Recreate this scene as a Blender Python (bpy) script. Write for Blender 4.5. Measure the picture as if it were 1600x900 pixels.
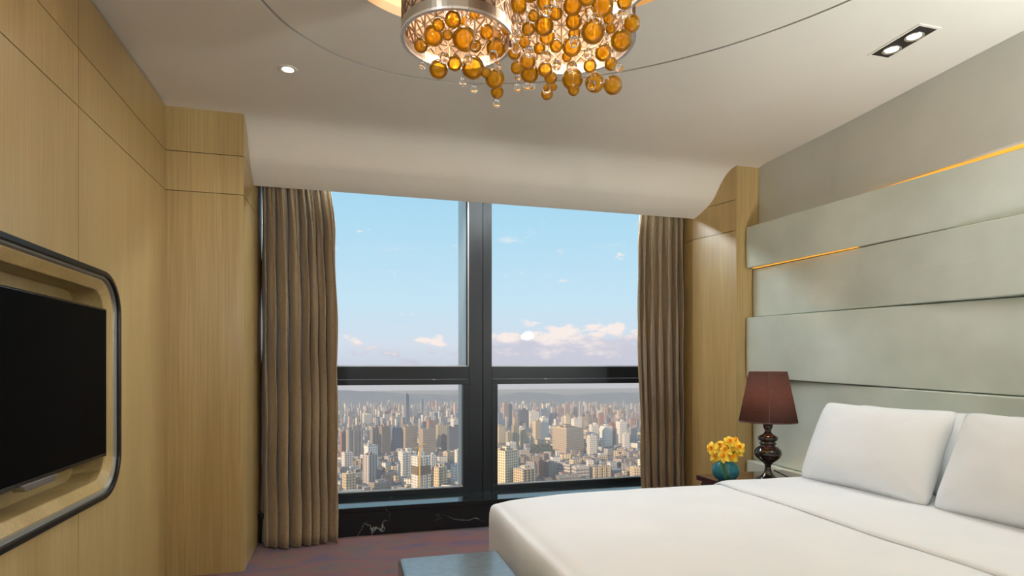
import bpy, bmesh, math, random
from mathutils import Vector, Matrix, noise

# ------------------------------------------------------------------ scene, camera, light
for o in list(bpy.data.objects): bpy.data.objects.remove(o)
SC = bpy.context.scene
COL = SC.collection
PI = math.pi
EYE = 1.30                      # camera height above the carpet
FPX, U0, VH = 918.0, 800.0, 573.0
YAW = math.radians(15.35)
CY, SY = math.cos(YAW), math.sin(YAW)

cam = bpy.data.cameras.new('camera'); camo = bpy.data.objects.new('camera', cam); COL.objects.link(camo)
camo.location = (0, 0, EYE); camo.rotation_euler = (PI/2, 0, -YAW)
cam.sensor_width = 36; cam.lens = FPX/1600*36; cam.shift_y = (VH-450)/1600
cam.clip_start = .05; cam.clip_end = 20000
SC.camera = camo
vs = SC.view_settings
vs.view_transform = 'Standard'; vs.look = 'None'; vs.exposure = 0.0; vs.gamma = 1.0; vs.use_curve_mapping = False
SC.cycles.use_denoising = True
SC.cycles.max_bounces = 10; SC.cycles.diffuse_bounces = 6; SC.cycles.transparent_max_bounces = 24
SC.cycles.sample_clamp_indirect = 6

def nn(nt, t, **kw):
    n = nt.nodes.new(t)
    for k, v in kw.items(): setattr(n, k, v)
    return n
def mth(nt, op, a, b=None, c=None, clamp=False):
    n = nt.nodes.new('ShaderNodeMath'); n.operation = op; n.use_clamp = clamp
    for i, x in enumerate((a, b, c)):
        if x is None: continue
        if isinstance(x, (int, float)): n.inputs[i].default_value = x
        else: nt.links.new(x, n.inputs[i])
    return n.outputs[0]
def mixc(nt, f, a, b):
    n = nt.nodes.new('ShaderNodeMix'); n.data_type = 'RGBA'
    for i, x in ((0, f), (6, a), (7, b)):
        if isinstance(x, (int, float)): n.inputs[i].default_value = x
        elif isinstance(x, tuple): n.inputs[i].default_value = (*x[:3], 1)
        else: nt.links.new(x, n.inputs[i])
    return n.outputs[2]
def sstep(nt, x, lo, hi):
    n = nt.nodes.new('ShaderNodeMapRange'); n.interpolation_type = 'SMOOTHSTEP'
    nt.links.new(x, n.inputs[0]); n.inputs[1].default_value = lo; n.inputs[2].default_value = hi
    return n.outputs[0]
def ramp(nt, f, stops):
    n = nt.nodes.new('ShaderNodeValToRGB'); e = n.color_ramp.elements
    while len(e) < len(stops): e.new(.5)
    for i, (p, c) in enumerate(stops): e[i].position = p; e[i].color = (*c, 1)
    nt.links.new(f, n.inputs[0]); return n.outputs[0]

# evening sky: pale blue dome, pinkish haze low down, a cumulus bank over the hills
W = bpy.data.worlds.new('sky'); SC.world = W; W.use_nodes = True
nt = W.node_tree; nt.nodes.clear()
tc = nn(nt, 'ShaderNodeTexCoord'); sep = nn(nt, 'ShaderNodeSeparateXYZ'); nt.links.new(tc.outputs['Generated'], sep.inputs[0])
X, Y, Z = sep.outputs
el = mth(nt, 'MULTIPLY', mth(nt, 'ARCSINE', Z), 180/PI)
az = mth(nt, 'MULTIPLY', mth(nt, 'ARCTAN2', X, Y), 180/PI)
sky = ramp(nt, mth(nt, 'DIVIDE', mth(nt, 'ADD', el, 10), 100, clamp=True),
           [(0.0, (.46, .46, .55)), (.085, (.50, .51, .61)), (.12, (.60, .66, .75)), (.165, (.51, .70, .82)), (.25, (.37, .63, .80)), (.40, (.24, .47, .70)), (1.0, (.13, .28, .55))])
cmb = nn(nt, 'ShaderNodeCombineXYZ')
nt.links.new(mth(nt, 'MULTIPLY', az, .28), cmb.inputs[0]); nt.links.new(mth(nt, 'MULTIPLY', el, .62), cmb.inputs[1])
nz = nn(nt, 'ShaderNodeTexNoise'); nz.inputs['Scale'].default_value = 1.0; nz.inputs['Detail'].default_value = 8; nz.inputs['Roughness'].default_value = .58
nt.links.new(cmb.outputs[0], nz.inputs['Vector'])
n1 = nz.outputs[0]
# bank: strongest about 1.5 degrees up, ragged top at 4 degrees
top = mth(nt, 'MULTIPLY', sstep(nt, el, -1.0, .6), mth(nt, 'SUBTRACT', 1.0, sstep(nt, el, 1.6, 5.2)))
side = mth(nt, 'ADD', .38, mth(nt, 'MULTIPLY', .62, sstep(nt, az, 9.0, 17.0)))
bank = mth(nt, 'ADD', n1, mth(nt, 'MULTIPLY', mth(nt, 'MULTIPLY', top, side), .38))
bmask = sstep(nt, bank, .63, .73)
cm2 = nn(nt, 'ShaderNodeCombineXYZ'); nt.links.new(mth(nt, 'MULTIPLY', az, .16), cm2.inputs[0]); nt.links.new(mth(nt, 'MULTIPLY', el, .34), cm2.inputs[1]); cm2.inputs[2].default_value = 5.3
nz2 = nn(nt, 'ShaderNodeTexNoise'); nz2.inputs['Scale'].default_value = 1.0; nz2.inputs['Detail'].default_value = 7; nz2.inputs['Roughness'].default_value = .6
nt.links.new(cm2.outputs[0], nz2.inputs['Vector'])
wisp = mth(nt, 'MULTIPLY', sstep(nt, nz2.outputs[0], .60, .74), mth(nt, 'MULTIPLY', sstep(nt, el, 8.0, 14.0), .7))
shade = sstep(nt, mth(nt, 'ADD', el, mth(nt, 'MULTIPLY', mth(nt, 'SUBTRACT', n1, .5), 9.0)), 1.2, 3.6)
ccol = mixc(nt, shade, (.54, .53, .62), (.92, .78, .72))
skyc = mixc(nt, mth(nt, 'MULTIPLY', bmask, .85), sky, ccol)
skyc = mixc(nt, wisp, skyc, (.88, .82, .82))
bg = nn(nt, 'ShaderNodeBackground'); nt.links.new(skyc, bg.inputs[0]); bg.inputs[1].default_value = 1.12
wo = nn(nt, 'ShaderNodeOutputWorld'); nt.links.new(bg.outputs[0], wo.inputs[0])

# low warm sun from the left, behind the hotel: it lights the city, not the room
sun = bpy.data.lights.new('sun', 'SUN'); sun.energy = 5.5; sun.color = (1, .72, .46); sun.angle = .01
suno = bpy.data.objects.new('sun', sun); COL.objects.link(suno)
suno.rotation_euler = Vector((.83, .46, -.34)).to_track_quat('-Z', 'Y').to_euler()

# ------------------------------------------------------------------ projection helpers
def ray(u, v):
    t = (u-U0)/FPX
    return Vector((t*CY+SY, -t*SY+CY, (VH-v)/FPX))
def onX(u, v, x): r = ray(u, v); return r*(x/r.x)+Vector((0, 0, EYE))
def onY(u, v, y): r = ray(u, v); return r*(y/r.y)+Vector((0, 0, EYE))
def onZ(u, v, z): r = ray(u, v); return r*((z-EYE)/r.z)+Vector((0, 0, EYE))
def atd(u, v, d): return ray(u, v)*d+Vector((0, 0, EYE))

# ------------------------------------------------------------------ materials
MATS = {}
def base_mat(name):
    m = bpy.data.materials.new(name); m.use_nodes = True; nt = m.node_tree
    return m, nt, nt.nodes['Principled BSDF']
def coords(nt, scale=(1, 1, 1), kind='Object'):
    tc = nn(nt, 'ShaderNodeTexCoord'); mp = nn(nt, 'ShaderNodeMapping'); mp.inputs['Scale'].default_value = scale
    nt.links.new(tc.outputs[kind], mp.inputs[0]); return mp.outputs[0]
def mat(name, c, rough=.5, c2=None, scale=(6, 6, 6), detail=4, metal=0, spec=.5, bump=0, bscale=None, coat=0, lo=.35, hi=.65, trans=0, ior=1.45, sheen=0):
    if name in MATS: return MATS[name]
    m, nt, p = base_mat(name)
    p.inputs['Roughness'].default_value = rough; p.inputs['Metallic'].default_value = metal
    p.inputs['Specular IOR Level'].default_value = spec; p.inputs['Coat Weight'].default_value = coat
    p.inputs['Coat Roughness'].default_value = .12
    p.inputs['Transmission Weight'].default_value = trans; p.inputs['IOR'].default_value = ior
    p.inputs['Sheen Weight'].default_value = sheen
    p.inputs['Base Color'].default_value = (*c, 1)
    nz = None
    if c2:
        nz = nn(nt, 'ShaderNodeTexNoise'); nz.inputs['Scale'].default_value = 1; nz.inputs['Detail'].default_value = detail
        nt.links.new(coords(nt, scale), nz.inputs['Vector'])
        nt.links.new(ramp(nt, nz.outputs[0], [(lo, c), (hi, c2)]), p.inputs['Base Color'])
    if bump:
        nb = nn(nt, 'ShaderNodeTexNoise'); nb.inputs['Scale'].default_value = 1; nb.inputs['Detail'].default_value = 3
        nt.links.new(coords(nt, bscale or scale), nb.inputs['Vector'])
        b = nn(nt, 'ShaderNodeBump'); b.inputs['Strength'].default_value = bump; b.inputs['Distance'].default_value = .01
        nt.links.new(nb.outputs[0], b.inputs['Height']); nt.links.new(b.outputs[0], p.inputs['Normal'])
    MATS[name] = m; return m
def emis(name, c, s):
    m, nt, p = base_mat(name); p.inputs['Base Color'].default_value = (*c, 1)
    p.inputs['Emission Color'].default_value = (*c, 1); p.inputs['Emission Strength'].default_value = s
    return m

def wood_mat(name, a, b, rough=.34):
    m, nt, p = base_mat(name)
    n1 = nn(nt, 'ShaderNodeTexNoise'); n1.inputs['Scale'].default_value = 1; n1.inputs['Detail'].default_value = 5
    nt.links.new(coords(nt, (130, 130, 2.2)), n1.inputs['Vector'])
    n2 = nn(nt, 'ShaderNodeTexNoise'); n2.inputs['Scale'].default_value = 1; n2.inputs['Detail'].default_value = 2
    nt.links.new(coords(nt, (7, 7, .35)), n2.inputs['Vector'])
    f = mth(nt, 'ADD', mth(nt, 'MULTIPLY', n1.outputs[0], .55), mth(nt, 'MULTIPLY', n2.outputs[0], .45))
    oi = nn(nt, 'ShaderNodeObjectInfo')
    f = mth(nt, 'ADD', f, mth(nt, 'MULTIPLY', mth(nt, 'SUBTRACT', oi.outputs['Random'], .5), .12))
    nt.links.new(ramp(nt, f, [(.33, a), (.66, b)]), p.inputs['Base Color'])
    p.inputs['Roughness'].default_value = rough; p.inputs['Specular IOR Level'].default_value = .5
    p.inputs['Coat Weight'].default_value = .25; p.inputs['Coat Roughness'].default_value = .28
    bm_ = nn(nt, 'ShaderNodeBump'); bm_.inputs['Strength'].default_value = .06; bm_.inputs['Distance'].default_value = .004
    nt.links.new(n1.outputs[0], bm_.inputs['Height']); nt.links.new(bm_.outputs[0], p.inputs['Normal'])
    return m
M_WOOD = wood_mat('straw_veneer', (.40, .275, .105), (.56, .41, .18))
M_GAP = mat('shadow_gap', (.05, .035, .02), .8)
M_CEIL = mat('ceiling_paint', (.81, .77, .675), .75, (.83, .79, .695), (2, 2, 2))
M_WALL = mat('wall_paint', (.57, .575, .52), .6, (.60, .605, .55), (3, 3, 3))
M_LEATHER = mat('sage_leather', (.54, .595, .52), .34, (.64, .69, .62), (2.2, 2.2, 2.2), detail=6, spec=.55, bump=.12, bscale=(5, 5, 5))
M_GOLDEDGE = mat('gold_edge', (.85, .45, .06), .3, metal=.6)
M_CHROMEBLK = mat('black_chrome', (.012, .012, .012), .28, spec=.3)
M_SILVER = mat('silver', (.45, .46, .45), .3, metal=1)
M_CHROME = mat('chrome', (.85, .85, .86), .06, metal=1)
M_FRAME = mat('dark_window_frame', (.018, .021, .026), .38, spec=.5)
M_GASKET = mat('gasket', (.006, .006, .006), .7)
M_FIN = mat('pale_fin', (.62, .72, .70), .3, (.70, .77, .75), (8, 8, .5), spec=.4)
M_BEAD = mat('glazing_bead', (.78, .8, .8), .3)
M_PLASTIC = mat('tv_plastic', (.012, .012, .013), .18, spec=.6)
M_SCREEN = mat('tv_screen', (.0015, .0015, .0018), .5, spec=.04)
M_LINEN = mat('white_linen', (.79, .81, .83), .7, (.82, .84, .855), (3, 3, 3), bump=.05, bscale=(220, 220, 220), sheen=.15)
M_BENCH = mat('bench_leather', (.085, .10, .10), .30, (.13, .15, .15), (28, 28, 28), detail=6, spec=.8, bump=.12, bscale=(70, 70, 70), coat=1)
M_DARKWOOD = mat('dark_red_lacquer', (.045, .012, .010), .12, (.075, .02, .016), (4, 40, 40), spec=.6, coat=.8)
M_BRONZE = mat('bronze_metal', (.26, .19, .12), .35, metal=.85)
M_DRUM = mat('satin_nickel', (.52, .49, .44), .28, metal=.8)
M_PEACH = mat('peach_lining', (.54, .37, .28), .6)
M_GUN = mat('gunmetal_glaze', (.055, .042, .036), .1, metal=.75, spec=.7, coat=.6)
M_GOLDDOME = mat('gold_leaf', (.92, .62, .14), .45, (.86, .52, .09), (5, 5, 5), metal=.2)

def glass_thin(name, tint, refl_ior=1.45):
    m = bpy.data.materials.new(name); m.use_nodes = True; nt = m.node_tree; nt.nodes.clear()
    t = nn(nt, 'ShaderNodeBsdfTransparent'); t.inputs[0].default_value = (*tint, 1)
    g = nn(nt, 'ShaderNodeBsdfGlossy'); g.inputs['Roughness'].default_value = .0
    f = nn(nt, 'ShaderNodeFresnel'); f.inputs[0].default_value = refl_ior
    mx = nn(nt, 'ShaderNodeMixShader'); nt.links.new(f.outputs[0], mx.inputs[0]); nt.links.new(t.outputs[0], mx.inputs[1]); nt.links.new(g.outputs[0], mx.inputs[2])
    o = nn(nt, 'ShaderNodeOutputMaterial'); nt.links.new(mx.outputs[0], o.inputs[0]); return m
M_GLASS = glass_thin('window_glass', (.99, .997, .995), 1.10)
def ball_mat(name, tint, body, k, rough=.05):
    # blown thin-walled glass: tinted see-through wall, a little milky body, sharp reflections
    m = bpy.data.materials.new(name); m.use_nodes = True; nt = m.node_tree; nt.nodes.clear()
    t = nn(nt, 'ShaderNodeBsdfTransparent'); t.inputs[0].default_value = (*tint, 1)
    d = nn(nt, 'ShaderNodeBsdfTranslucent'); d2 = nn(nt, 'ShaderNodeBsdfDiffuse')
    n = nn(nt, 'ShaderNodeTexNoise'); n.inputs['Scale'].default_value = 28; n.inputs['Detail'].default_value = 3
    nt.links.new(coords(nt), n.inputs['Vector'])
    cc = ramp(nt, n.outputs[0], [(.3, tuple(x*.75 for x in body)), (.7, body)])
    nt.links.new(cc, d.inputs[0]); nt.links.new(cc, d2.inputs[0])
    dm = nn(nt, 'ShaderNodeMixShader'); dm.inputs[0].default_value = .4; nt.links.new(d.outputs[0], dm.inputs[1]); nt.links.new(d2.outputs[0], dm.inputs[2])
    lw = nn(nt, 'ShaderNodeLayerWeight'); lw.inputs[0].default_value = .35
    fac = mth(nt, 'ADD', k, mth(nt, 'MULTIPLY', lw.outputs['Facing'], .12), clamp=True)
    m1 = nn(nt, 'ShaderNodeMixShader'); nt.links.new(fac, m1.inputs[0]); nt.links.new(t.outputs[0], m1.inputs[1]); nt.links.new(dm.outputs[0], m1.inputs[2])
    g = nn(nt, 'ShaderNodeBsdfGlossy'); g.inputs['Roughness'].default_value = rough
    f = nn(nt, 'ShaderNodeFresnel'); f.inputs[0].default_value = 1.5
    mx = nn(nt, 'ShaderNodeMixShader'); nt.links.new(f.outputs[0], mx.inputs[0]); nt.links.new(m1.outputs[0], mx.inputs[1]); nt.links.new(g.outputs[0], mx.inputs[2])
    o = nn(nt, 'ShaderNodeOutputMaterial'); nt.links.new(mx.outputs[0], o.inputs[0]); return m
M_AMBER = ball_mat('amber_glass', (1.0, .76, .17), (1.0, .55, .025), .36)
M_CLEAR = mat('clear_glass', (1, .99, .98), .02, trans=1, ior=1.45)

def marble_mat():
    m, nt, p = base_mat('black_marble')
    v = coords(nt, (1, 1, 1)); n = nn(nt, 'ShaderNodeTexNoise'); n.inputs['Scale'].default_value = 2.2; n.inputs['Detail'].default_value = 9; n.inputs['Distortion'].default_value = .5
    nt.links.new(v, n.inputs['Vector'])
    vein = mth(nt, 'ABSOLUTE', mth(nt, 'SUBTRACT', n.outputs[0], .5))
    n2 = nn(nt, 'ShaderNodeTexNoise'); n2.inputs['Scale'].default_value = 3; nt.links.new(v, n2.inputs['Vector'])
    f = mth(nt, 'MULTIPLY', mth(nt, 'SUBTRACT', 1, sstep(nt, vein, .0, .009)), sstep(nt, n2.outputs[0], .5, .66))
    nt.links.new(mixc(nt, f, (.010, .014, .015), (.35, .38, .37)), p.inputs['Base Color'])
    p.inputs['Roughness'].default_value = .07; return m
M_MARBLE = marble_mat()
def carpet_mat():
    m, nt, p = base_mat('carpet_pile')
    a = nn(nt, 'ShaderNodeTexNoise'); a.inputs['Scale'].default_value = 2.6; a.inputs['Detail'].default_value = 5; a.inputs['Distortion'].default_value = .8
    nt.links.new(coords(nt, (1, 2.2, 1)), a.inputs['Vector'])
    c = ramp(nt, a.outputs[0], [(.30, (.055, .035, .12)), (.42, (.13, .045, .085)), (.52, (.20, .045, .04)), (.60, (.13, .07, .055)), (.72, (.07, .05, .12))])
    b = nn(nt, 'ShaderNodeTexNoise'); b.inputs['Scale'].default_value = 160; nt.links.new(coords(nt), b.inputs['Vector'])
    mm = nn(nt, 'ShaderNodeMix'); mm.data_type = 'RGBA'; mm.blend_type = 'MULTIPLY'; mm.inputs[0].default_value = .5
    nt.links.new(c, mm.inputs[6]); nt.links.new(b.outputs[0], mm.inputs[7]); nt.links.new(mm.outputs[2], p.inputs['Base Color'])
    bp = nn(nt, 'ShaderNodeBump'); bp.inputs['Strength'].default_value = .5; bp.inputs['Distance'].default_value = .005
    nt.links.new(b.outputs[0], bp.inputs['Height']); nt.links.new(bp.outputs[0], p.inputs['Normal'])
    p.inputs['Roughness'].default_value = .9; p.inputs['Sheen Weight'].default_value = .3; return m
M_CARPET = carpet_mat()
def curtain_mat():
    m, nt, p = base_mat('taupe_curtain')
    a = nn(nt, 'ShaderNodeTexNoise'); a.inputs['Scale'].default_value = 1; a.inputs['Detail'].default_value = 3
    nt.links.new(coords(nt, (40, 40, 420)), a.inputs['Vector'])
    b = nn(nt, 'ShaderNodeTexNoise'); b.inputs['Scale'].default_value = 1; nt.links.new(coords(nt, (300, 300, 12)), b.inputs['Vector'])
    f = mth(nt, 'MULTIPLY', mth(nt, 'ADD', a.outputs[0], b.outputs[0]), .5)
    nt.links.new(ramp(nt, f, [(.36, (.23, .163, .090)), (.64, (.39, .295, .178))]), p.inputs['Base Color'])
    p.inputs['Roughness'].default_value = .42; p.inputs['Sheen Weight'].default_value = .4; p.inputs['Specular IOR Level'].default_value = .45
    return m
M_CURTAIN = curtain_mat()

# ------------------------------------------------------------------ mesh helpers
def worigin(o):
    v = Vector((0, 0, 0))
    while o is not None: v += o.location; o = o.parent
    return v
class MB:
    def __init__(s): s.v = []; s.f = []; s.m = []; s.uv = []
    def add(s, vs, fs, mi=0):
        b = len(s.v); s.v += [tuple(x) for x in vs]; s.f += [tuple(b+i for i in f) for f in fs]; s.m += [mi]*len(fs); return s
    def box(s, x0, x1, y0, y1, z0, z1, mi=0):
        return s.add([(x0,y0,z0),(x1,y0,z0),(x1,y1,z0),(x0,y1,z0),(x0,y0,z1),(x1,y0,z1),(x1,y1,z1),(x0,y1,z1)],
                     [(0,3,2,1),(4,5,6,7),(0,1,5,4),(1,2,6,5),(2,3,7,6),(3,0,4,7)], mi)
    def bar(s, a, b, w, t, up, mi=0):           # box bar from a to b, width w sideways, t along up
        a, b, up = Vector(a), Vector(b), Vector(up); d = (b-a).normalized(); sd = d.cross(up).normalized()*w/2; un = up.normalized()*t/2
        p = [q+i*sd+j*un for q in (a, b) for i, j in ((-1,-1),(1,-1),(1,1),(-1,1))]
        return s.add(p, [(0,3,2,1),(4,5,6,7),(0,1,5,4),(1,2,6,5),(2,3,7,6),(3,0,4,7)], mi)
    def grid(s, fn, nu, nv, closeu=False, mi=0):
        vs = [fn(i/(nu if closeu else nu-1), j/(nv-1)) for j in range(nv) for i in range(nu)]
        fs = []
        for j in range(nv-1):
            for i in range(nu if closeu else nu-1):
                k = (i+1) % nu; fs.append((j*nu+i, j*nu+k, (j+1)*nu+k, (j+1)*nu+i))
        return s.add(vs, fs, mi)
    def lathe(s, prof, c, n=32, mi=0, cap=True):
        c = Vector(c); m = len(prof)
        vs = [(c.x+r*math.cos(2*PI*i/n), c.y+r*math.sin(2*PI*i/n), c.z+z) for r, z in prof for i in range(n)]
        fs = [(j*n+i, j*n+(i+1) % n, (j+1)*n+(i+1) % n, (j+1)*n+i) for j in range(m-1) for i in range(n)]
        if cap: fs += [tuple(range(n-1, -1, -1)), tuple((m-1)*n+i for i in range(n))]
        return s.add(vs, fs, mi)
    def tube(s, pts, r, n=6, mi=0):
        pts = [Vector(p) for p in pts]; vs = []
        for k, p in enumerate(pts):
            d = (pts[min(k+1, len(pts)-1)]-pts[max(k-1, 0)]).normalized()
            a = d.orthogonal().normalized(); b = d.cross(a)
            rr = r[k] if isinstance(r, (list, tuple)) else r
            vs += [p+rr*(a*math.cos(2*PI*i/n)+b*math.sin(2*PI*i/n)) for i in range(n)]
        m = len(pts)
        fs = [(j*n+i, j*n+(i+1) % n, (j+1)*n+(i+1) % n, (j+1)*n+i) for j in range(m-1) for i in range(n)]
        fs += [tuple(range(n-1, -1, -1)), tuple((m-1)*n+i for i in range(n))]
        return s.add(vs, fs, mi)
    def ball(s, c, r, seg=20, rings=12, mi=0, sz=1):
        c = Vector(c)
        return s.lathe([(r*math.sin(PI*(k+.02)/(rings+.04)), -r*sz*math.cos(PI*(k+.02)/(rings+.04))) for k in range(rings+1)], c, seg, mi)
    def prism(s, poly, axis, a, b, mi=0):       # poly of 2D points extruded along axis
        def P(p, q): return {'x': (q, p[0], p[1]), 'y': (p[0], q, p[1]), 'z': (p[0], p[1], q)}[axis]
        n = len(poly)
        return s.add([P(p, a) for p in poly]+[P(p, b) for p in poly],
                     [tuple(range(n)), tuple(range(2*n-1, n-1, -1))]+[(i, n+i, n+(i+1) % n, (i+1) % n) for i in range(n)], mi)
    def build(s, name, m, parent=None, origin=None, bevel=0, smooth=False, fix=True, subsurf=0, solid=0):
        o0 = worigin(parent) if parent is not None else Vector(origin or (0, 0, 0))
        me = bpy.data.meshes.new(name); me.from_pydata([Vector(v)-o0 for v in s.v], [], s.f)
        ms = m if isinstance(m, (list, tuple)) else [m]
        for x in ms: me.materials.append(x)
        if len(ms) > 1: me.polygons.foreach_set('material_index', s.m)
        if fix:
            bm = bmesh.new(); bm.from_mesh(me); bmesh.ops.recalc_face_normals(bm, faces=bm.faces); bm.to_mesh(me); bm.free()
        if smooth: me.polygons.foreach_set('use_smooth', [True]*len(me.polygons))
        o = bpy.data.objects.new(name, me); COL.objects.link(o)
        if parent is not None: o.parent = parent
        elif origin is not None: o.location = o0
        if solid: md = o.modifiers.new('solid', 'SOLIDIFY'); md.thickness = solid; md.offset = 0
        if subsurf: md = o.modifiers.new('sub', 'SUBSURF'); md.levels = md.render_levels = subsurf
        if bevel: md = o.modifiers.new('bev', 'BEVEL'); md.width = bevel; md.segments = 3; md.limit_method = 'ANGLE'; md.angle_limit = .7
        return o
def empty(name, loc=(0, 0, 0)):
    o = bpy.data.objects.new(name, None); COL.objects.link(o); o.location = loc; o.empty_display_size = .1; return o
def tag(o, label=None, cat=None, group=None, kind=None):
    if label: o['label'] = label
    if cat: o['category'] = cat
    if group: o['group'] = group
    if kind: o['kind'] = kind
    return o
def struct(o, label=None): return tag(o, label, None, None, 'structure')
def light(name, kind, loc, energy, color, parent=None, **kw):
    l = bpy.data.lights.new(name, kind); l.energy = energy; l.color = color
    for k, v in kw.items(): setattr(l, k, v)
    o = bpy.data.objects.new(name, l); COL.objects.link(o)
    o.location = Vector(loc)-(worigin(parent) if parent else Vector((0, 0, 0)))
    if parent: o.parent = parent
    return o

# ------------------------------------------------------------------ room shell
XL, XR, YB = -1.10, 3.185, -2.40          # left wall face, right wall face, back wall
YC = 4.05                                 # front face of both piers
PXL, ZC = -.655, 2.92                     # inner side of the left pier, ceiling
YW = 5.00                                 # window frame front
struct(MB().box(XL-.4, XR+.3, YB-.2, 4.66, -.12, 0).build('floor', M_CARPET), 'mottled purple and rust red carpet floor')
struct(MB().box(XL-.4, XR+.3, YB-.2, YB, 0, 3.4).build('wall_back', M_WALL))
wr = struct(MB().box(XR, XR+.25, YB, 5.3, 0, 3.4).build('wall_right', M_WALL), 'pale plain painted wall above the leather headboard')

# ceiling with an oval step and a gold dome
EC, EA, EB, ET = Vector((.922, 1.964)), 1.59, 1.092, -.79
def ell(t, k=1.0, c=EC):
    a, b = EA*k*math.cos(t), EB*k*math.sin(t)
    return (c.x+a*math.cos(ET)-b*math.sin(ET), c.y+a*math.sin(ET)+b*math.cos(ET))
EC2, K2 = Vector((.74, 1.95)), .625
def rect_hit(p, x0, x1, y0, y1):
    d = Vector(p)-EC; t = min([((x1 if d.x > 0 else x0)-EC.x)/d.x if d.x else 1e9, ((y1 if d.y > 0 else y0)-EC.y)/d.y if d.y else 1e9])
    return (EC.x+d.x*t, EC.y+d.y*t)
NE = 144
angs = sorted([2*PI*i/NE for i in range(NE)])
inner = [ell(t) for t in angs]
outer = [rect_hit(p, XL-.35, XR+.25, YB-.2, YC) for p in inner]
for corner in ((XL-.35, YB-.2), (XR+.25, YB-.2), (XL-.35, YC), (XR+.25, YC)):   # snap the nearest outer vertex to each corner
    k = min(range(NE), key=lambda i: (outer[i][0]-corner[0])**2+(outer[i][1]-corner[1])**2); outer[k] = corner
rings = [[(*p, ZC) for p in outer], [(*p, ZC) for p in inner], [(*p, ZC+.012) for p in inner], [(*ell(t, .994), ZC+.012) for t in angs], [(*ell(t, .994), ZC+.004) for t in angs],
         [(*ell(t, K2, EC2), ZC+.006) for t in angs], [(*ell(t, K2, EC2), ZC+.05) for t in angs], [(*ell(t, K2*1.12, EC2), ZC+.05) for t in angs], [(*ell(t, K2*1.12, EC2), ZC+.24) for t in angs]]
m = MB()
m.add([p for r in rings for p in r], [(j*NE+i, j*NE+(i+1) % NE, (j+1)*NE+(i+1) % NE, (j+1)*NE+i) for j in range(len(rings)-1) for i in range(NE)])
m.m = [1 if 1 <= k//NE <= 3 else 0 for k in range(len(m.f))]  # groove faces painted greyer, so the recess reads as shaded
ceil = struct(m.build('ceiling', [M_CEIL, mat('groove_shade_grey', (.50, .475, .42), .8)]), 'matt off-white ceiling with a shallow oval step')
m = MB()
dome = [(K2*1.12, .20), (K2*.9, .26), (K2*.6, .30), (K2*.3, .315), (.01, .32)]
m.add([(*ell(t, k, EC2), ZC+z) for k, z in dome for t in angs], [(j*NE+i, j*NE+(i+1) % NE, (j+1)*NE+(i+1) % NE, (j+1)*NE+i) for j in range(len(dome)-1) for i in range(NE)])
m.build('gold_dome', M_GOLDDOME, ceil, smooth=True)
m = MB()
m.add([(*ell(t, k, EC2), ZC+z) for k, z in ((K2*1.05, .055), (K2*1.09, .055), (K2*1.09, .075), (K2*1.05, .075)) for t in angs],
      [(j*NE+i, j*NE+(i+1) % NE, ((j+1) % 4)*NE+(i+1) % NE, ((j+1) % 4)*NE+i) for j in range(4) for i in range(NE)])
m.build('cove_light_strip', emis('cove_led', (1, .62, .20), 9), ceil)
# bulkhead: the ceiling sweeps down in an S curve to the curtain track
prof = [(YC-.16, ZC), (YC-.06, ZC-.004), (YC+.02, ZC-.018), (YC+.08, 2.868), (YC+.135, 2.805), (YC+.20, 2.70), (YC+.25, 2.652), (YC+.31, 2.61), (YC+.36, 2.583), (YC+.395, 2.568), (YC+.395, 2.60), (YC+.30, 3.0), (YC-.16, 3.0)]
def smoothprof(p, n):
    q = []
    for i in range(len(p)-1):
        p0, p1, p2, p3 = p[max(i-1, 0)], p[i], p[i+1], p[min(i+2, len(p)-1)]
        for k in range(n):
            t = k/n
            q.append(tuple(.5*(2*b+(c-a)*t+(2*a-5*b+4*c-d)*t*t+(3*b-a-3*c+d)*t**3) for a, b, c, d in zip(p0, p1, p2, p3)))
    return q+[p[-1]]
pp = smoothprof(prof[:10], 5)+prof[10:]
struct(MB().prism(pp, 'x', XL-.3, XR+.2).build('ceiling_bulkhead', M_CEIL), 'ceiling sweeping down in an S curve over the window')
struct(MB().box(XL-.4, XR+.3, YC+.2, 5.4, 2.86, 3.3).build('ceiling_curtain_pocket', M_CEIL))
struct(MB().box(XL-.6, XR+.5, YB-.3, 4.3, 3.30, 3.5).build('ceiling_slab', M_CEIL))

# left wall: veneer panels with shadow gaps, cut round the TV niche
wl = struct(MB().box(XL-.40, XL-.30, YB-.2, 5.3, 0, 3.35).build('wall_left', M_GAP), 'straw veneer panelled wall holding the television niche')
NY0, NY1, NZ0, NZ1, NR = 1.845, 3.285, .695, 1.735, .19
def rrect(off, n=12):
    y0, y1, z0, z1, r = NY0+off, NY1-off, NZ0+off, NZ1-off, max(NR-off, .02)
    pts = []
    for cy, cz, a0 in ((y1-r, z1-r, 0), (y0+r, z1-r, PI/2), (y0+r, z0+r, PI), (y1-r, z0+r, 1.5*PI)):
        pts += [(cy+r*math.cos(a0+PI/2*k/n), cz+r*math.sin(a0+PI/2*k/n)) for k in range(n+1)]
    return pts
JY, J1, J2, G = 2.855, 2.39, 2.635, .0022
rp = rrect(0)
hr = [p for p in rp if p[0] > JY]; hl = [p for p in rp if p[0] <= JY]
hr = sorted(hr, key=lambda p: math.atan2(p[1]-(NZ0+NZ1)/2, p[0]-JY+.3))          # bottom -> top on the right half
hl = sorted(hl, key=lambda p: -math.atan2(p[1]-(NZ0+NZ1)/2, -(p[0]-JY-.3)))      # top -> bottom on the left half
ys = [YB, -.98, .30, 1.58, JY, YC]
polyR = [(JY+G, 0), (YC, 0), (YC, J1-G), (JY+G, J1-G), (JY+G, NZ1)]+hr[::-1]+[(JY+G, NZ0)]
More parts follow.
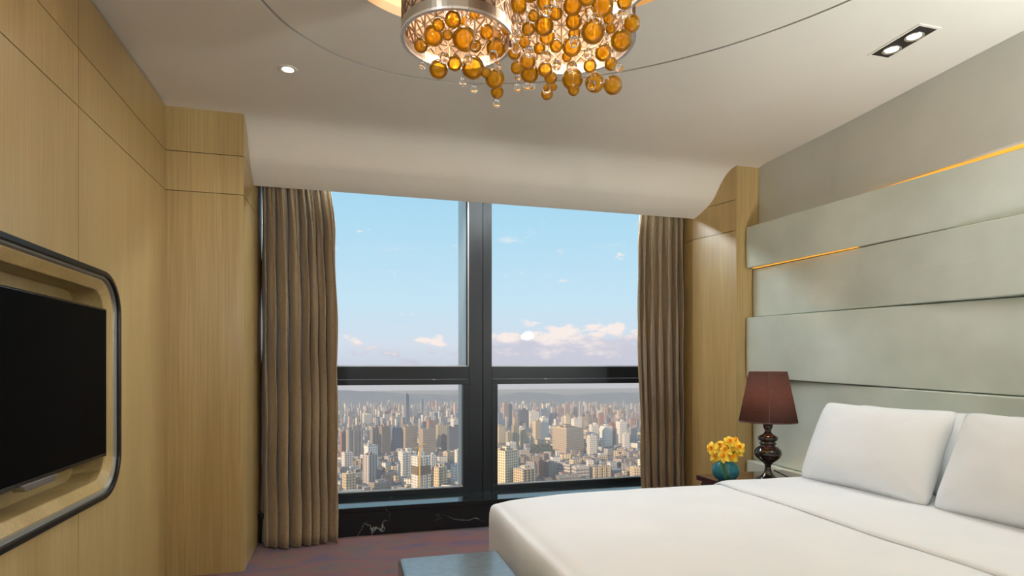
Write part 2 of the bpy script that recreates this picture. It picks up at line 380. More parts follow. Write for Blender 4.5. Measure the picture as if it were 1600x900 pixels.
polyL = [(JY-G, 0), (JY-G, NZ0)]+hl[::-1]+[(JY-G, NZ1), (JY-G, J1-G), (1.58+G, J1-G), (1.58+G, 0)]
MB().prism(polyR, 'x', XL-.03, XL).build('wood_panel', M_WOOD, wl)
MB().prism(polyL, 'x', XL-.03, XL).build('wood_panel', M_WOOD, wl)
for i in range(len(ys)-1):
    a, b = ys[i]+G, ys[i+1]-(G if i < 4 else 0)
    if i < 3: MB().box(XL-.03, XL, a, b, 0, J1-G).build('wood_panel', M_WOOD, wl)
    MB().box(XL-.03, XL, a, b, J1+G, J2-G).build('wood_panel', M_WOOD, wl)
    MB().box(XL-.03, XL, a, b, J2+G, ZC-.012).build('wood_panel', M_WOOD, wl)
# niche: black trim, silver line, veneer band, deep veneer box
def ringmesh(loops, cap=False):
    m = MB(); n = len(rrect(0)); vs = [(x, y, z) for off, x in loops for y, z in rrect(off)]
    fs = [(j*n+i, j*n+(i+1) % n, (j+1)*n+(i+1) % n, (j+1)*n+i) for j in range(len(loops)-1) for i in range(n)]
    if cap: fs.append(tuple((len(loops)-1)*n+i for i in range(n)))
    return m.add(vs, fs)
ringmesh([(0, XL-.03), (-.004, XL), (-.004, XL+.012), (.0, XL+.016), (.017, XL+.016), (.021, XL+.010), (.021, XL-.03)]).build('niche_trim', M_CHROMEBLK, wl, smooth=False)
ringmesh([(.021, XL+.004), (.028, XL+.002), (.032, XL-.006), (.036, XL-.012)]).build('niche_trim_line', mat('trim_grey', (.30, .29, .25), .4, metal=.6), wl)
ringmesh([(.034, XL-.010), (.040, XL-.008), (.078, XL-.030), (.080, XL-.034), (.080, XL-.15)]).build('niche_lining', M_WOOD, wl)
ringmesh([(.080, XL-.15), (.14, XL-.152), (.142, XL-.17), (.142, XL-.27)], cap=True).build('niche_back', M_WOOD, wl)

# piers of the same veneer on both sides of the window
pl = struct(MB().box(XL-.3, PXL-.02, YC+.02, 5.3, 0, 2.95).build('wall_pier_left', M_GAP), 'veneered wall pier between the television wall and the curtain')
for z0, z1 in ((0, J1-G), (J1+G, J2-G), (J2+G, ZC-.012)):
    MB().box(XL, PXL, YC, YC+.02, z0, z1).build('wood_panel', M_WOOD, pl)
    MB().box(PXL-.02, PXL, YC+.02, 5.3, z0, min(z1, 2.95)).build('wood_panel', M_WOOD, pl)
def pslant(y): return 2.97-.33*(min(y, 4.46)-YC)                      # the right pier's side runs slightly askew
pr = struct(MB().add([(pslant(YC)+.02, YC+.02, 0), (XR+.2, YC+.02, 0), (XR+.2, 5.3, 0), (pslant(5.3)+.02, 5.3, 0), (pslant(5.3)+.02, 4.46, 0), (pslant(YC)+.02, YC+.02, 2.95), (XR+.2, YC+.02, 2.95), (XR+.2, 5.3, 2.95), (pslant(5.3)+.02, 5.3, 2.95), (pslant(5.3)+.02, 4.46, 2.95)],
      [(4,3,2,1,0),(5,6,7,8,9),(0,1,6,5),(1,2,7,6),(2,3,8,7),(3,4,9,8),(4,0,5,9)]).build('wall_pier_right', M_GAP), 'veneered wall pier between the headboard and the curtain')
for z0, z1 in ((0, J1-G), (J1+G, J2-G), (J2+G, ZC-.012)):
  for y0, y1 in ((YC+.002, 4.46), (4.46, 5.3)):
    MB().add([(pslant(y0), y0, z0), (pslant(y0)+.02, y0, z0), (pslant(y1)+.02, y1, z0), (pslant(y1), y1, z0), (pslant(y0), y0, z1), (pslant(y0)+.02, y0, z1), (pslant(y1)+.02, y1, z1), (pslant(y1), y1, z1)],
             [(0,3,2,1),(4,5,6,7),(0,1,5,4),(1,2,6,5),(2,3,7,6),(3,0,4,7)]).build('wood_panel', M_WOOD, pr)
MB().box(pslant(YC), XR+.02, YC, YC+.02, 0, ZC-.002).build('wood_panel', M_WOOD, pr)

# ------------------------------------------------------------------ window
WX0, WX1 = -.72, 2.95
ZS, ZT = .222, 2.85
win = struct(empty('window_1', (1.09, YW, ZS)), 'dark framed floor-height window of four panes over the city')
def fr(x0, x1, y0, y1, z0, z1, name, m=M_FRAME, bev=.004): return MB().box(x0, x1, y0, y1, z0, z1).build(name, m, win, bevel=bev)
fr(.99, 1.107, YW, YW+.12, ZS-.02, ZT, 'mullion'); fr(1.111, 1.19, YW, YW+.12, ZS-.02, ZT, 'mullion'); fr(1.10, 1.12, YW+.006, YW+.11, ZS-.02, ZT, 'mullion_groove', M_GASKET, 0)
for x0, x1 in ((WX0, .99), (1.19, WX1)):
    fr(x0, x1, YW+.004, YW+.12, 1.195, 1.302, 'transom')
    fr(x0, x1, YW-.004, YW+.075, 1.147, 1.193, 'sash_rail'); fr(x0, x1, YW-.004, YW+.075, .205, .264, 'sash_rail')
    fr(x0, x1, YW+.012, YW+.02, .262, .272, 'glazing_bead', M_BEAD, 0)
    fr(x0, x1, YW+.03, YW+.042, 1.303, 1.311, 'glazing_bead', M_BEAD, 0)
    MB().box(x0, x1, YW+.044, YW+.056, 1.29, ZT).build('pane', M_GLASS, win)
    MB().box(x0, x1, YW+.022, YW+.034, .255, 1.155).build('pane', M_GLASS, win)
    for k in (.28, .82): fr(x0+(x1-x0)*k-.012, x0+(x1-x0)*k+.012, YW-.010, YW-.002, 1.188, 1.196, 'sash_screw', M_SILVER, 0)
fr(.934, .992, YW-.004, YW+.075, .264, 1.147, 'sash_stile'); fr(1.188, 1.242, YW-.004, YW+.075, .264, 1.147, 'sash_stile')
fr(WX0, WX0+.06, YW, YW+.12, ZS, ZT, 'jamb'); fr(WX1-.06, WX1, YW, YW+.12, ZS, ZT, 'jamb')
fr(.972, .978, YW+.02, YW+.06, 1.31, ZT, 'gasket', M_GASKET, 0)
fr(.979, .990, YW+.02, YW+.06, 1.31, ZT, 'glazing_bead', M_BEAD, 0)
fr(1.0, 1.05, YW+.13, YW+.60, -1.5, 3.6, 'outside_fin', M_FIN, .003)
sill = struct(MB().box(WX0, WX1, 4.64, YW+.10, .185, ZS).build('trim_1', M_MARBLE, bevel=.004), 'polished black marble window sill with white veins')
struct(MB().box(WX0, WX1, 4.66, YW+.10, 0, .186).build('trim_2', M_MARBLE), 'black marble plinth with white veins below the sill')
struct(MB().box(-9, 9, YW+.05, YW+.30, -4, .19).build('wall_outside_spandrel', M_FRAME))
struct(MB().box(-9, 9, YW+.05, YW+.30, ZT-.02, 5).build('wall_outside_header', M_FRAME))
struct(MB().box(-9, XL-.15, YW+.05, YW+.30, 0, 3.2).build('wall_outside_left', M_FRAME))
struct(MB().box(pslant(5.1)+.05, 9, YW+.05, YW+.30, 0, 3.2).build('wall_outside_right', M_FRAME))

# added glowing strip hidden in the curtain pocket, standing in for window daylight
pkt = tag(empty('added_pocket_light', (1.09, 4.86, 2.82)), 'added linear light hidden in the curtain pocket, standing in for daylight', 'light')
MB().box(-.5, 2.7, 4.85, 4.92, 2.80, 2.862).build('housing', M_SILVER, pkt)
MB().prism([(4.775, 2.858), (4.80, 2.815), (4.84, 2.805), (4.85, 2.858)], 'x', -.48, 2.68).build('diffuser', emis('daylight_fill_glow', (.86, .95, 1.0), 60), pkt)

# curtains
def curtain(name, xl, xr, seed, nf, lead, label):
    rnd = random.Random(seed)
    ph = [rnd.uniform(0, 6.28) for _ in range(6)]
    NS, NZ = 330, 46
    wid = [rnd.uniform(.6, 1.4) for _ in range(nf)]; tot = sum(wid); acc = [0]
    for w in wid: acc.append(acc[-1]+w/tot)
    amp = [rnd.uniform(.65, 1.15) for _ in range(nf)]
    def phase(s):
        for k in range(nf):
            if s <= acc[k+1]+1e-9: q = (s-acc[k])/(acc[k+1]-acc[k]); return k+q, amp[k]*(1-q)+amp[min(k+1, nf-1)]*q
        return nf, amp[-1]
    def f(s, tz):
        z = .012+tz*(2.80-.012)
        low = 1-min(z/2.6, 1)
        k, a = phase(s); th = 2*PI*k
        A = (.050+.032*low**.8)*a
        x = xl(z)+(xr(z)-xl(z))*s
        y = 4.632-(.085+.060*low**.8)*a*abs(math.sin(th/2+.2*math.sin(1.1*z+ph[0])))**.75-.004*math.sin(2*th+ph[1]+1.2*z)
        y -= (1-low)**4*.016*math.sin(5*th/2+ph[2])
        e = s if lead > 0 else 1-s                              # wide flatter leading edge, billowing out a little
        if e > .86: y = y*(1-.75*(e-.86)/.14)+(4.52-.05*low)*(.75*(e-.86)/.14)
        x += .020*math.cos(th+ph[3])*(.4+low)+.004*math.sin(7*z+ph[4]+th)
        if e < .07: y += (.07-e)/.07*.22
        if z < .25: y -= (.25-z)*.10*(1+.6*math.sin(th*1.0+ph[5]))
        return (x, y, z)
    o = MB().grid(f, NS, NZ).build(name, M_CURTAIN, origin=None, smooth=True, fix=False, solid=.004)
    # origin at the base
    c = Vector(((xl(0)+xr(0))/2, 4.52, 0)); o.data.transform(Matrix.Translation(-c)); o.location = c
    return tag(o, label, 'curtain')
def lerp(pts, z):
    for (z0, x0), (z1, x1) in zip(pts, pts[1:]):
        if z <= z1: t = (z-z0)/(z1-z0); t = t*t*(3-2*t); return x0+(x1-x0)*t
    return pts[-1][1]
curtain('curtain', lambda z: lerp([(0, -.632), (2.8, -.640)], z), lambda z: lerp([(0, -.085), (.3, -.078), (1.6, -.080), (2.25, -.10), (2.8, -.155)], z), 11, 8, 1, 'taupe pleated curtain hanging beside the television wall pier')
curtain('curtain', lambda z: lerp([(0, 2.385), (.6, 2.365), (1.6, 2.342), (2.3, 2.35), (2.8, 2.385)], z), lambda z: lerp([(0, 2.82), (2.8, 2.82)], z), 5, 7, -1, 'taupe pleated curtain hanging behind the bedside table with flowers')

# ------------------------------------------------------------------ television
tvx = XL-.012
tv = tag(empty('television', (tvx, 2.565, .88)), 'large black flat television set into the wood wall niche', 'television')
TY0, TY1, TZ0, TZ1 = 1.945, 3.185, .878, 1.573
MB().box(tvx-.055, tvx, TY0, TY1, TZ0, TZ1).build('body', M_PLASTIC, tv, bevel=.006)
MB().box(tvx-.004, tvx+.0015, TY0+.010, TY1-.010, TZ0+.018, TZ1-.010).build('screen', M_SCREEN, tv)
MB().box(tvx-.10, tvx-.05, TY0+.25, TY1-.25, TZ0+.12, TZ1-.15).build('rear_housing', M_PLASTIC, tv, bevel=.01)
MB().box(tvx-.27, tvx-.10, 2.4, 2.7, 1.08, 1.38).build('wall_bracket', M_PLASTIC, tv)
MB().prism([(2.46, TZ0-.022), (2.67, TZ0-.022), (2.70, TZ0+.004), (2.43, TZ0+.004)], 'x', tvx-.035, tvx+.004).build('badge_bar', M_SILVER, tv, bevel=.003)

# ------------------------------------------------------------------ headboard of overlapping leather panels
hb = tag(empty('headboard', (3.1, 2.4, 0)), 'pale sage leather headboard of wide overlapping wavy panels', 'headboard')
YH0, YH1 = 4.035, -.6
zedge = [(2.418, 2.354), (2.085, 2.027), (1.695, 1.639), (1.213, 1.156), (.556, .515), (.10, .10)]   # at Y=4.035 and Y=2.06
def ze(i, y): a, b = zedge[i]; return a+(b-a)*(4.035-y)/1.977
def hpanel(i, sgn, name='leather_panel'):
    def front(y):
        s = max(0, min(1, (4.035-y)/2.6)); w = math.cos(PI*s)
        return 3.085-sgn*.032*w
    NYs = 40; m = MB(); vs = []; secs = []
    for k in range(NYs+1):
        y = YH0+(YH1-YH0)*k/NYs; xf = front(y); zt, zb = ze(i, y)-.0015, ze(i+1, y)+.0015
        secs.append([(XR-.001, y, zb), (xf+.030, y, zb), (xf+.004, y, zb+.002), (xf, y, zb+.007), (xf-.004, y, (zt+zb)/2), (xf, y, zt-.007), (xf+.004, y, zt-.002), (xf+.030, y, zt), (XR-.001, y, zt)])
    n = len(secs[0]); vs = [p for s in secs for p in s]
    fs = [(j*n+i_, j*n+i_+1, (j+1)*n+i_+1, (j+1)*n+i_) for j in range(NYs) for i_ in range(n-1)]
    fs += [tuple(range(n)), tuple(NYs*n+q for q in range(n-1, -1, -1))]
    return m.add(vs, fs).build(name, M_LEATHER, hb)
for i, s in enumerate((1, -1, 1, -1, 1)): hpanel(i, s)
# top fascia: sits flush at the window end and swings proud of the next panel further along
m = MB(); NYs = 40; secs = []
for k in range(NYs+1):
    y = 4.048+(YH1-4.048)*k/NYs; s = max(0, min(1, (4.035-y)/2.6)); xf = 3.178-.11*(1-math.cos(PI*s))/2
    zb = ze(0, y)+.004+.026*s**2
    secs.append([(XR-.001, y, zb), (min(xf+.02, XR-.001), y, zb), (xf, y, zb+.004), (min(xf+.006+.05*s, XR-.003), y, ZC-.001), (XR-.001, y, ZC-.001)])
n = 5
fs = [(j*n+i_, j*n+i_+1, (j+1)*n+i_+1, (j+1)*n+i_) for j in range(NYs) for i_ in range(n-1)]
m.add([p for s_ in secs for p in s_], fs).build('upper_fascia', M_WALL, hb)
# warm light strips tucked between the panels where they part
M_LED = emis('amber_led', (1, .47, .05), .75)
m = MB().add([(x, y, ze(0, y)+dz) for y, q in ((3.0, 0), (YH1, 1)) for x, dz in ((3.118, .001), (3.150, .001), (3.150, 0.002+.085*q), (3.118, 0.002+.085*q))], [(0,1,2,3),(4,7,6,5),(0,4,5,1),(1,5,6,2),(2,6,7,3),(3,7,4,0)])
m.build('light_strip', M_LED, hb)
m = MB().add([(x, y, ze(1, y)+dz) for y, q in ((4.0, 1), (3.0, 0)) for x, dz in ((3.082, -.004*q), (3.100, -.004*q), (3.100, .001), (3.082, .001))], [(0,1,2,3),(4,7,6,5),(0,4,5,1),(1,5,6,2),(2,6,7,3),(3,7,4,0)])
m.build('light_strip', M_LED, hb)

# ------------------------------------------------------------------ bed
BX0, BX1, BY0, BY1, BZ = .665, 3.04, .93, 2.955, .64
bed = tag(empty('bed', ((BX0+BX1)/2, (BY0+BY1)/2, 0)), 'wide bed made up with smooth white duvet and turned-down sheet', 'bed')
MB().box(BX0+.10, BX1, BY0+.08, BY1-.08, .08, .34).build('bed_base', M_BENCH, bed, bevel=.02)
for x in (BX0+.2, BX1-.15):
    for y in (BY0+.2, BY1-.2): MB().box(x-.03, x+.03, y-.03, y+.03, 0, .085).build('leg', M_DARKWOOD, bed)
MB().box(BX0+.06, BX1, BY0+.06, BY1-.06, .34, .585).build('mattress', M_LINEN, bed, bevel=.05)
def drape(x0, x1, y0, y1, ztop, zbot, rad, lift, openx1=False):
    # top sheet with rounded edges and skirts; section list of (offset outward, z)
    def prof(t):                                  # t 0..1: from top edge down the side
        L = rad*PI/2; H = ztop-rad-zbot; tot = L+H; q = t*tot
        if q < L: a = q/rad; return (rad*math.sin(a), ztop-rad*(1-math.cos(a)))
        return (rad, ztop-rad-(q-L))
    return prof
def duvet():
    rad = .105; zb = .10; NX, NY, ND = 70, 60, 20
    prof = drape(0, 0, 0, 0, BZ, zb, rad, 0)
    xi0, yi0, yi1 = BX0+rad, BY0+rad, BY1-rad; x1 = BX1-.02
    def coord(k, n, lo, hi, both):
        # returns position and (overhang out, drop z)
        if k < ND: o, z = prof((ND-k)/ND); return lo-o, z
        if both and k > n-1-ND: o, z = prof((k-(n-1-ND))/ND); return hi+o, z
        m_ = (n-1-2*ND) if both else (n-1-ND)
        return lo+(hi-lo)*(k-ND)/m_, BZ
    n1, n2 = NX+ND, NY+2*ND; vs = []
    for j in range(n2):
        y, zy = coord(j, n2, yi0, yi1, True)
        for i in range(n1):
            x, zx = coord(i, n1, xi0, x1, False)
            z = BZ-((BZ-zx)**2.2+(BZ-zy)**2.2)**(1/2.2); z = max(z, zb)
            # corner rounding
            cx = max(0, xi0-x); cy = max(0, y-yi1, yi0-y)
            if cx > 0 and cy > 0:
                r = math.hypot(cx, cy)
                if r > rad: x, y_ = xi0-cx*rad/r, (yi1 if y > yi1 else yi0)+(1 if y > yi1 else -1)*cy*rad/r
                else: y_ = y
            else: y_ = y
            tx = max(0, min(1, (x-BX0)/.55)); 
            soft = .006*noise.noise((x*2.2, y_*2.2, 3.1))+.003*noise.noise((x*6, y_*5, 7))
            if z > BZ-.03: z += soft-.034*(1-tx)**2+.004
            else:
                w = .010*math.sin(y_*9+2*noise.noise((y_*1.5, z, 0)))*min(1, (BZ-z)/.3)
                if cx > 0: x -= w
                if cy > 0 and cx == 0: y_ += w*.8*(1 if y_ > 1.9 else -1)
            vs.append((x, y_, z))
    fs = [(j*n1+i, j*n1+i+1, (j+1)*n1+i+1, (j+1)*n1+i) for j in range(n2-1) for i in range(n1-1)]
    return MB().add(vs, fs).build('duvet', M_LINEN, bed, smooth=True, fix=False, subsurf=1)
dv = duvet()
def cuff():                                       # the sheet turned down over the duvet's head end
    NX, NY, ND = 30, 60, 14; rad = .112; top = BZ+.016
    vs = []; ypts = []
    yi0, yi1 = BY0+rad-.006, BY1-rad+.006
    for k in range(ND, 0, -1):
        q = k/ND*.42; L = rad*PI/2
        o, z = (rad*math.sin(q/rad), top-rad*(1-math.cos(q/rad))) if q < L else (rad, top-rad-(q-L)); ypts.append((yi0-o, z))
    ypts += [(yi0+(yi1-yi0)*k/NY, top) for k in range(NY+1)]
    for k in range(1, ND+1):
        q = k/ND*.42; L = rad*PI/2
        o, z = (rad*math.sin(q/rad), top-rad*(1-math.cos(q/rad))) if q < L else (rad, top-rad-(q-L)); ypts.append((yi1+o, z))
    for y, z in ypts:
        xe = 1.945+.045*(y-1.43)/1.5+.006*noise.noise((y*2, 0, 4))
        for i in range(NX+1):
            t = i/NX; x = xe+(3.0-xe)*t
            edge = -.012*(1-min(1, t*14))**2
            vs.append((x, y, z+edge+.006*noise.noise((x*2.2, y*2.2, 3.1))+.003*noise.noise((x*5, y*4, 9))+.004))
    n1 = NX+1
    fs = [(j*n1+i, j*n1+i+1, (j+1)*n1+i+1, (j+1)*n1+i) for j in range(len(ypts)-1) for i in range(NX)]
    return MB().add(vs, fs).build('turned_down_sheet', M_LINEN, bed, smooth=True, fix=False, solid=.006)
cuff()

def pillow(loc, w, h, t, lean, yaw, seed, label, roll=0):
    # local: width along Y, height along Z, thickness along X
    N, Mv = 46, 34; rnd = seed
    def side(sg):
        vs = []
        for j in range(Mv):
            b = -1+2*j/(Mv-1)
            for i in range(N):
                a = -1+2*i/(N-1)
                pinch = 1-.055*(1-abs(a)**2)*abs(b)**3          # long edges bow inwards, corners stay out
                pinch2 = 1-.05*(1-abs(b)**2)*abs(a)**3
                k = max(abs(a), abs(b), 1e-6)/((abs(a)**15+abs(b)**15)**(1/15)+1e-9); y = a*w/2*pinch2*k; z = b*h/2*pinch*k
                th = t/2*max(0, (1-abs(a)**3.0))**.62*max(0, (1-abs(b)**2.6))**.62
                th *= 1+.10*(-b)                                  # heavier below
                th += (.005*noise.noise((a*2.3+seed, b*2, 1.0))+.0015*noise.noise((a*6+seed, b*6, 4)))*min(1, th/.03)
                vs.append((sg*th, y, z))
        return vs
    A, B = side(-1), side(1)
    fsA = [(j*N+i, j*N+i+1, (j+1)*N+i+1, (j+1)*N+i) for j in range(Mv-1) for i in range(N-1)]
    m = MB(); m.add(A, [f[::-1] for f in fsA]); m.add(B, fsA)
    me = bpy.data.meshes.new('pillow'); me.from_pydata([Vector(v) for v in m.v], [], m.f); me.materials.append(M_LINEN)
    bm = bmesh.new(); bm.from_mesh(me); bmesh.ops.remove_doubles(bm, verts=bm.verts, dist=.0006); bmesh.ops.recalc_face_normals(bm, faces=bm.faces); bm.to_mesh(me); bm.free()
    me.polygons.foreach_set('use_smooth', [True]*len(me.polygons))
    me.transform(Matrix.Translation((0, 0, h/2)))
    me.transform(Matrix.Rotation(roll, 4, 'X'))
    me.transform(Matrix.Rotation(lean, 4, 'Y')); me.transform(Matrix.Rotation(yaw, 4, 'Z'))
    o = bpy.data.objects.new('pillow', me); COL.objects.link(o); o.location = loc
    return tag(o, label, 'pillow')
ZP = BZ+.012
pillow((2.53, 2.47, ZP), .78, .485, .25, .42, .03, 1.3, 'plump white pillow propped on the bed beside the table lamp')
pillow((2.53, 1.64, ZP), .86, .485, .25, .42, -.02, 4.7, 'plump white pillow on the bed, second from the table lamp')
pillow((2.80, 2.45, ZP), .80, .445, .15, .30, .0, 8.2, 'white pillow tucked behind the pillow beside the table lamp')
pillow((2.80, 1.60, ZP), .86, .445, .15, .30, .0, 6.1, 'white pillow tucked behind the second pillow from the table lamp')

# bench at the foot of the bed
bn = tag(empty('bench', (.40, 1.75, 0)), 'dark grey-green leather bench at the foot of the bed', 'bench')
MB().box(.19, .625, .95, 2.50, .36, .50).build('seat_cushion', M_BENCH, bn, bevel=.018)
MB().box(.21, .605, .97, 2.48, .30, .362).build('seat_frame', M_DARKWOOD, bn, bevel=.004)
for x in (.25, .565):
    for y in (1.02, 2.43): MB().lathe([(.018, 0), (.026, .30)], (x, y, .002), 14).build('leg', M_DARKWOOD, bn)

# ------------------------------------------------------------------ bedside table, lamp, vase
NZT = .55
nsd = tag(empty('nightstand', (2.68, 3.32, 0)), 'dark red lacquered bedside table under the lamp', 'nightstand')
MB().box(2.315, 3.03, 3.02, 3.60, NZT-.035, NZT).build('table_top', M_DARKWOOD, nsd, bevel=.003)
MB().box(2.345, 3.03, 3.04, 3.58, .08, NZT-.034).build('body', M_DARKWOOD, nsd, bevel=.004)
for z0, z1 in ((.10, .29), (.30, .50)):
    d = MB().box(2.332, 2.346, 3.05, 3.57, z0, z1).build('drawer', M_DARKWOOD, nsd, bevel=.003)
    MB().ball((2.322, 3.31, (z0+z1)/2), .013, 14, 8).build('knob', M_CHROME, d, smooth=True)
for x in (2.37, 3.0):
    for y in (3.06, 3.56): MB().box(x-.02, x+.02, y-.02, y+.02, 0, .082).build('leg', M_DARKWOOD, nsd)

lx, ly = 2.69, 3.335
lamp = tag(empty('table_lamp', (lx, ly, NZT)), 'table lamp with brown tapered shade and dark glossy turned base', 'lamp')
prof = [(.072, 0), (.074, .006), (.060, .014), (.040, .026), (.026, .046), (.020, .072), (.020, .092), (.030, .108), (.060, .130), (.080, .150), (.087, .172), (.082, .194), (.066, .212), (.048, .222), (.046, .230), (.054, .236), (.054, .243), (.047, .248),
        (.047, .254), (.060, .260), (.063, .272), (.060, .283), (.048, .291), (.032, .299), (.022, .312), (.020, .326), (.026, .338), (.031, .350), (.031, .368), (.024, .376)]
MB().lathe(prof, (lx, ly, NZT), 40).build('base', M_GUN, lamp, smooth=True)
MB().lathe([(.012, .374), (.012, .46)], (lx, ly, NZT), 16).build('stem', M_BRONZE, lamp)
def shade_mat():
    m = bpy.data.materials.new('brown_shade'); m.use_nodes = True; nt = m.node_tree; nt.nodes.clear()
    nz = nn(nt, 'ShaderNodeTexNoise'); nz.inputs['Scale'].default_value = 1; nt.links.new(coords(nt, (30, 30, 260)), nz.inputs['Vector'])
    c = ramp(nt, nz.outputs[0], [(.35, (.125, .062, .052)), (.65, (.165, .085, .07))])
    d = nn(nt, 'ShaderNodeBsdfDiffuse'); t = nn(nt, 'ShaderNodeBsdfTranslucent'); nt.links.new(c, d.inputs[0]); t.inputs[0].default_value = (.22, .11, .07, 1)
    mx = nn(nt, 'ShaderNodeMixShader'); mx.inputs[0].default_value = .33; nt.links.new(d.outputs[0], mx.inputs[1]); nt.links.new(t.outputs[0], mx.inputs[2])
    o = nn(nt, 'ShaderNodeOutputMaterial'); nt.links.new(mx.outputs[0], o.inputs[0]); return m
sb, stp, zb_, zt_ = .182, .118, .385, .715
sh = MB().lathe([(sb, zb_), (stp, zt_)], (lx, ly, NZT), 56, cap=False).build('lamp_shade', shade_mat(), lamp, smooth=True, solid=.003)
for r, z in ((sb, zb_), (stp, zt_)):
    MB().lathe([(r+.002, z-.004), (r+.003, z), (r+.002, z+.004), (r-.003, z+.004), (r-.003, z-.004), (r+.002, z-.004)], (lx, ly, NZT), 56, cap=False).build('rim', mat('shade_trim', (.11, .055, .048), .8), sh)
a0 = math.atan2(-ly, -lx)+.05
MB().bar((lx+(sb+.001)*math.cos(a0), ly+(sb+.001)*math.sin(a0), NZT+zb_), (lx+(stp+.001)*math.cos(a0), ly+(stp+.001)*math.sin(a0), NZT+zt_), .006, .002, (math.cos(a0), math.sin(a0), 0)).build('seam', mat('shade_trim', (.1, .05, .04)), sh)
MB().ball((lx, ly, NZT+.50), .032, 16, 10).build('bulb', emis('warm_bulb', (1, .66, .34), 30), lamp, smooth=True)
light('bulb_light', 'POINT', (lx, ly, NZT+.555), 7, (1, .62, .32), lamp, shadow_soft_size=.03)
MB().tube([(lx+.03, ly-.02, NZT+.06), (lx+.10, ly-.06, NZT+.02), (lx+.17, ly-.05, NZT+.008), (lx+.26, ly-.02, NZT+.006), (3.03, ly, NZT+.006)], .004, 6).build('cord', M_GASKET, lamp, smooth=True)

vx, vy = 2.385, 3.365
def vase_mat():
    m, nt, p = base_mat('teal_vase_glass')
    tc = nn(nt, 'ShaderNodeTexCoord'); sp = nn(nt, 'ShaderNodeSeparateXYZ'); nt.links.new(tc.outputs['Object'], sp.inputs[0])
    w = mth(nt, 'SINE', mth(nt, 'ADD', mth(nt, 'MULTIPLY', sp.outputs[0], 45), mth(nt, 'ADD', mth(nt, 'MULTIPLY', sp.outputs[1], -32), mth(nt, 'MULTIPLY', sp.outputs[2], 22))))
    nt.links.new(ramp(nt, w, [(.0, (.10, .50, .62)), (.55, (.22, .64, .70)), (.9, (.20, .46, .22))]), p.inputs['Base Color'])
    p.inputs['Transmission Weight'].default_value = .8; p.inputs['Roughness'].default_value = .03; p.inputs['IOR'].default_value = 1.35
    return m
vase = tag(MB().lathe([(.002, .004), (.045, .004), (.066, .016), (.082, .042), (.087, .068), (.082, .094), (.066, .118), (.046, .130), (.044, .134), (.041, .131), (.060, .116), (.076, .092), (.080, .068), (.074, .044), (.058, .022), (.002, .012)], (vx, vy, NZT-.002), 44, cap=False).build('vase', vase_mat(), origin=(vx, vy, NZT-.002), smooth=True),
     'round teal glass vase of yellow flowers beside the lamp', 'vase')
M_PETAL = mat('yellow_petal', (.95, .58, .02), .5, (1.0, .72, .07), (40, 40, 40)); M_TRUMPET = mat('orange_yellow_trumpet', (.95, .42, .01), .5)
M_STEM = mat('flower_stem', (.10, .26, .05), .5)
# one petal mesh and one trumpet mesh shared by all blooms
def petal_mesh():
    m = MB()
    def f(s, t):
        w = .017*math.sin(PI*min(1, t*.93+.05))**.7; return ((s-.5)*2*w, .006+.042*t, .016*t-.030*t*t+.005*abs(s-.5)*2*math.sin(PI*t))
    m.grid(f, 5, 6); me = bpy.data.meshes.new('petal'); me.from_pydata([Vector(v) for v in m.v], [], m.f); me.materials.append(M_PETAL)
    me.polygons.foreach_set('use_smooth', [True]*len(me.polygons)); return me
def trumpet_mesh():
    m = MB().lathe([(.004, 0), (.009, .008), (.011, .018), (.016, .026), (.012, .024), (.007, .012), (.003, .006)], (0, 0, 0), 12, cap=False)
    me = bpy.data.meshes.new('trumpet'); me.from_pydata([Vector(v) for v in m.v], [], m.f); me.materials.append(M_TRUMPET)
    me.polygons.foreach_set('use_smooth', [True]*len(me.polygons)); return me
PM, TM = petal_mesh(), trumpet_mesh()
rf = random.Random(4)
heads = [(1112, 701), (1125, 697), (1140, 690), (1149, 690), (1154, 699), (1133, 704), (1144, 704), (1121, 709), (1152, 707), (1130, 714), (1143, 714), (1136, 696), (1118, 714), (1148, 698)]
for k, (u, v) in enumerate(heads):
    dd = 3.88+rf.uniform(-.07, .05)
    c = atd(u, v, dd)
    root = tag(empty('flower', (vx, vy, NZT+.02)), 'yellow six-petalled bloom in the teal vase', 'flower', 'yellow flowers in the vase')
    base = Vector((vx+rf.uniform(-.03, .03), vy+rf.uniform(-.03, .03), NZT+.02))
    mid = Vector((vx+(c.x-vx)*.25, vy+(c.y-vy)*.25, NZT+.128))
    neck = c-Vector((0, 0, .0))
    MB().tube([base, mid, mid.lerp(neck, .6)+Vector((0, 0, .008)), neck], .0035, 6).build('stem', M_STEM, root, smooth=True)
    nd = (Vector((c.x-vx, c.y-vy, .03))*4+Vector((-.55, -.65, .25))+Vector((rf.uniform(-.4, .4), rf.uniform(-.4, .4), rf.uniform(-.2, .5)))).normalized()
    q = nd.to_track_quat('Z', 'Y').to_matrix().to_4x4()
    off = Matrix.Translation(c-root.location)
    for i in range(6):
        p = bpy.data.objects.new('petal', PM); COL.objects.link(p); p.parent = root
        p.matrix_local = off @ q @ Matrix.Rotation(i*PI/3+rf.uniform(-.15, .15), 4, 'Z') @ Matrix.Rotation(rf.uniform(-.25, .2), 4, 'X') @ Matrix.Scale(rf.uniform(.8, 1.05), 4)
    p = bpy.data.objects.new('trumpet', TM); COL.objects.link(p); p.parent = root; p.matrix_local = off @ q

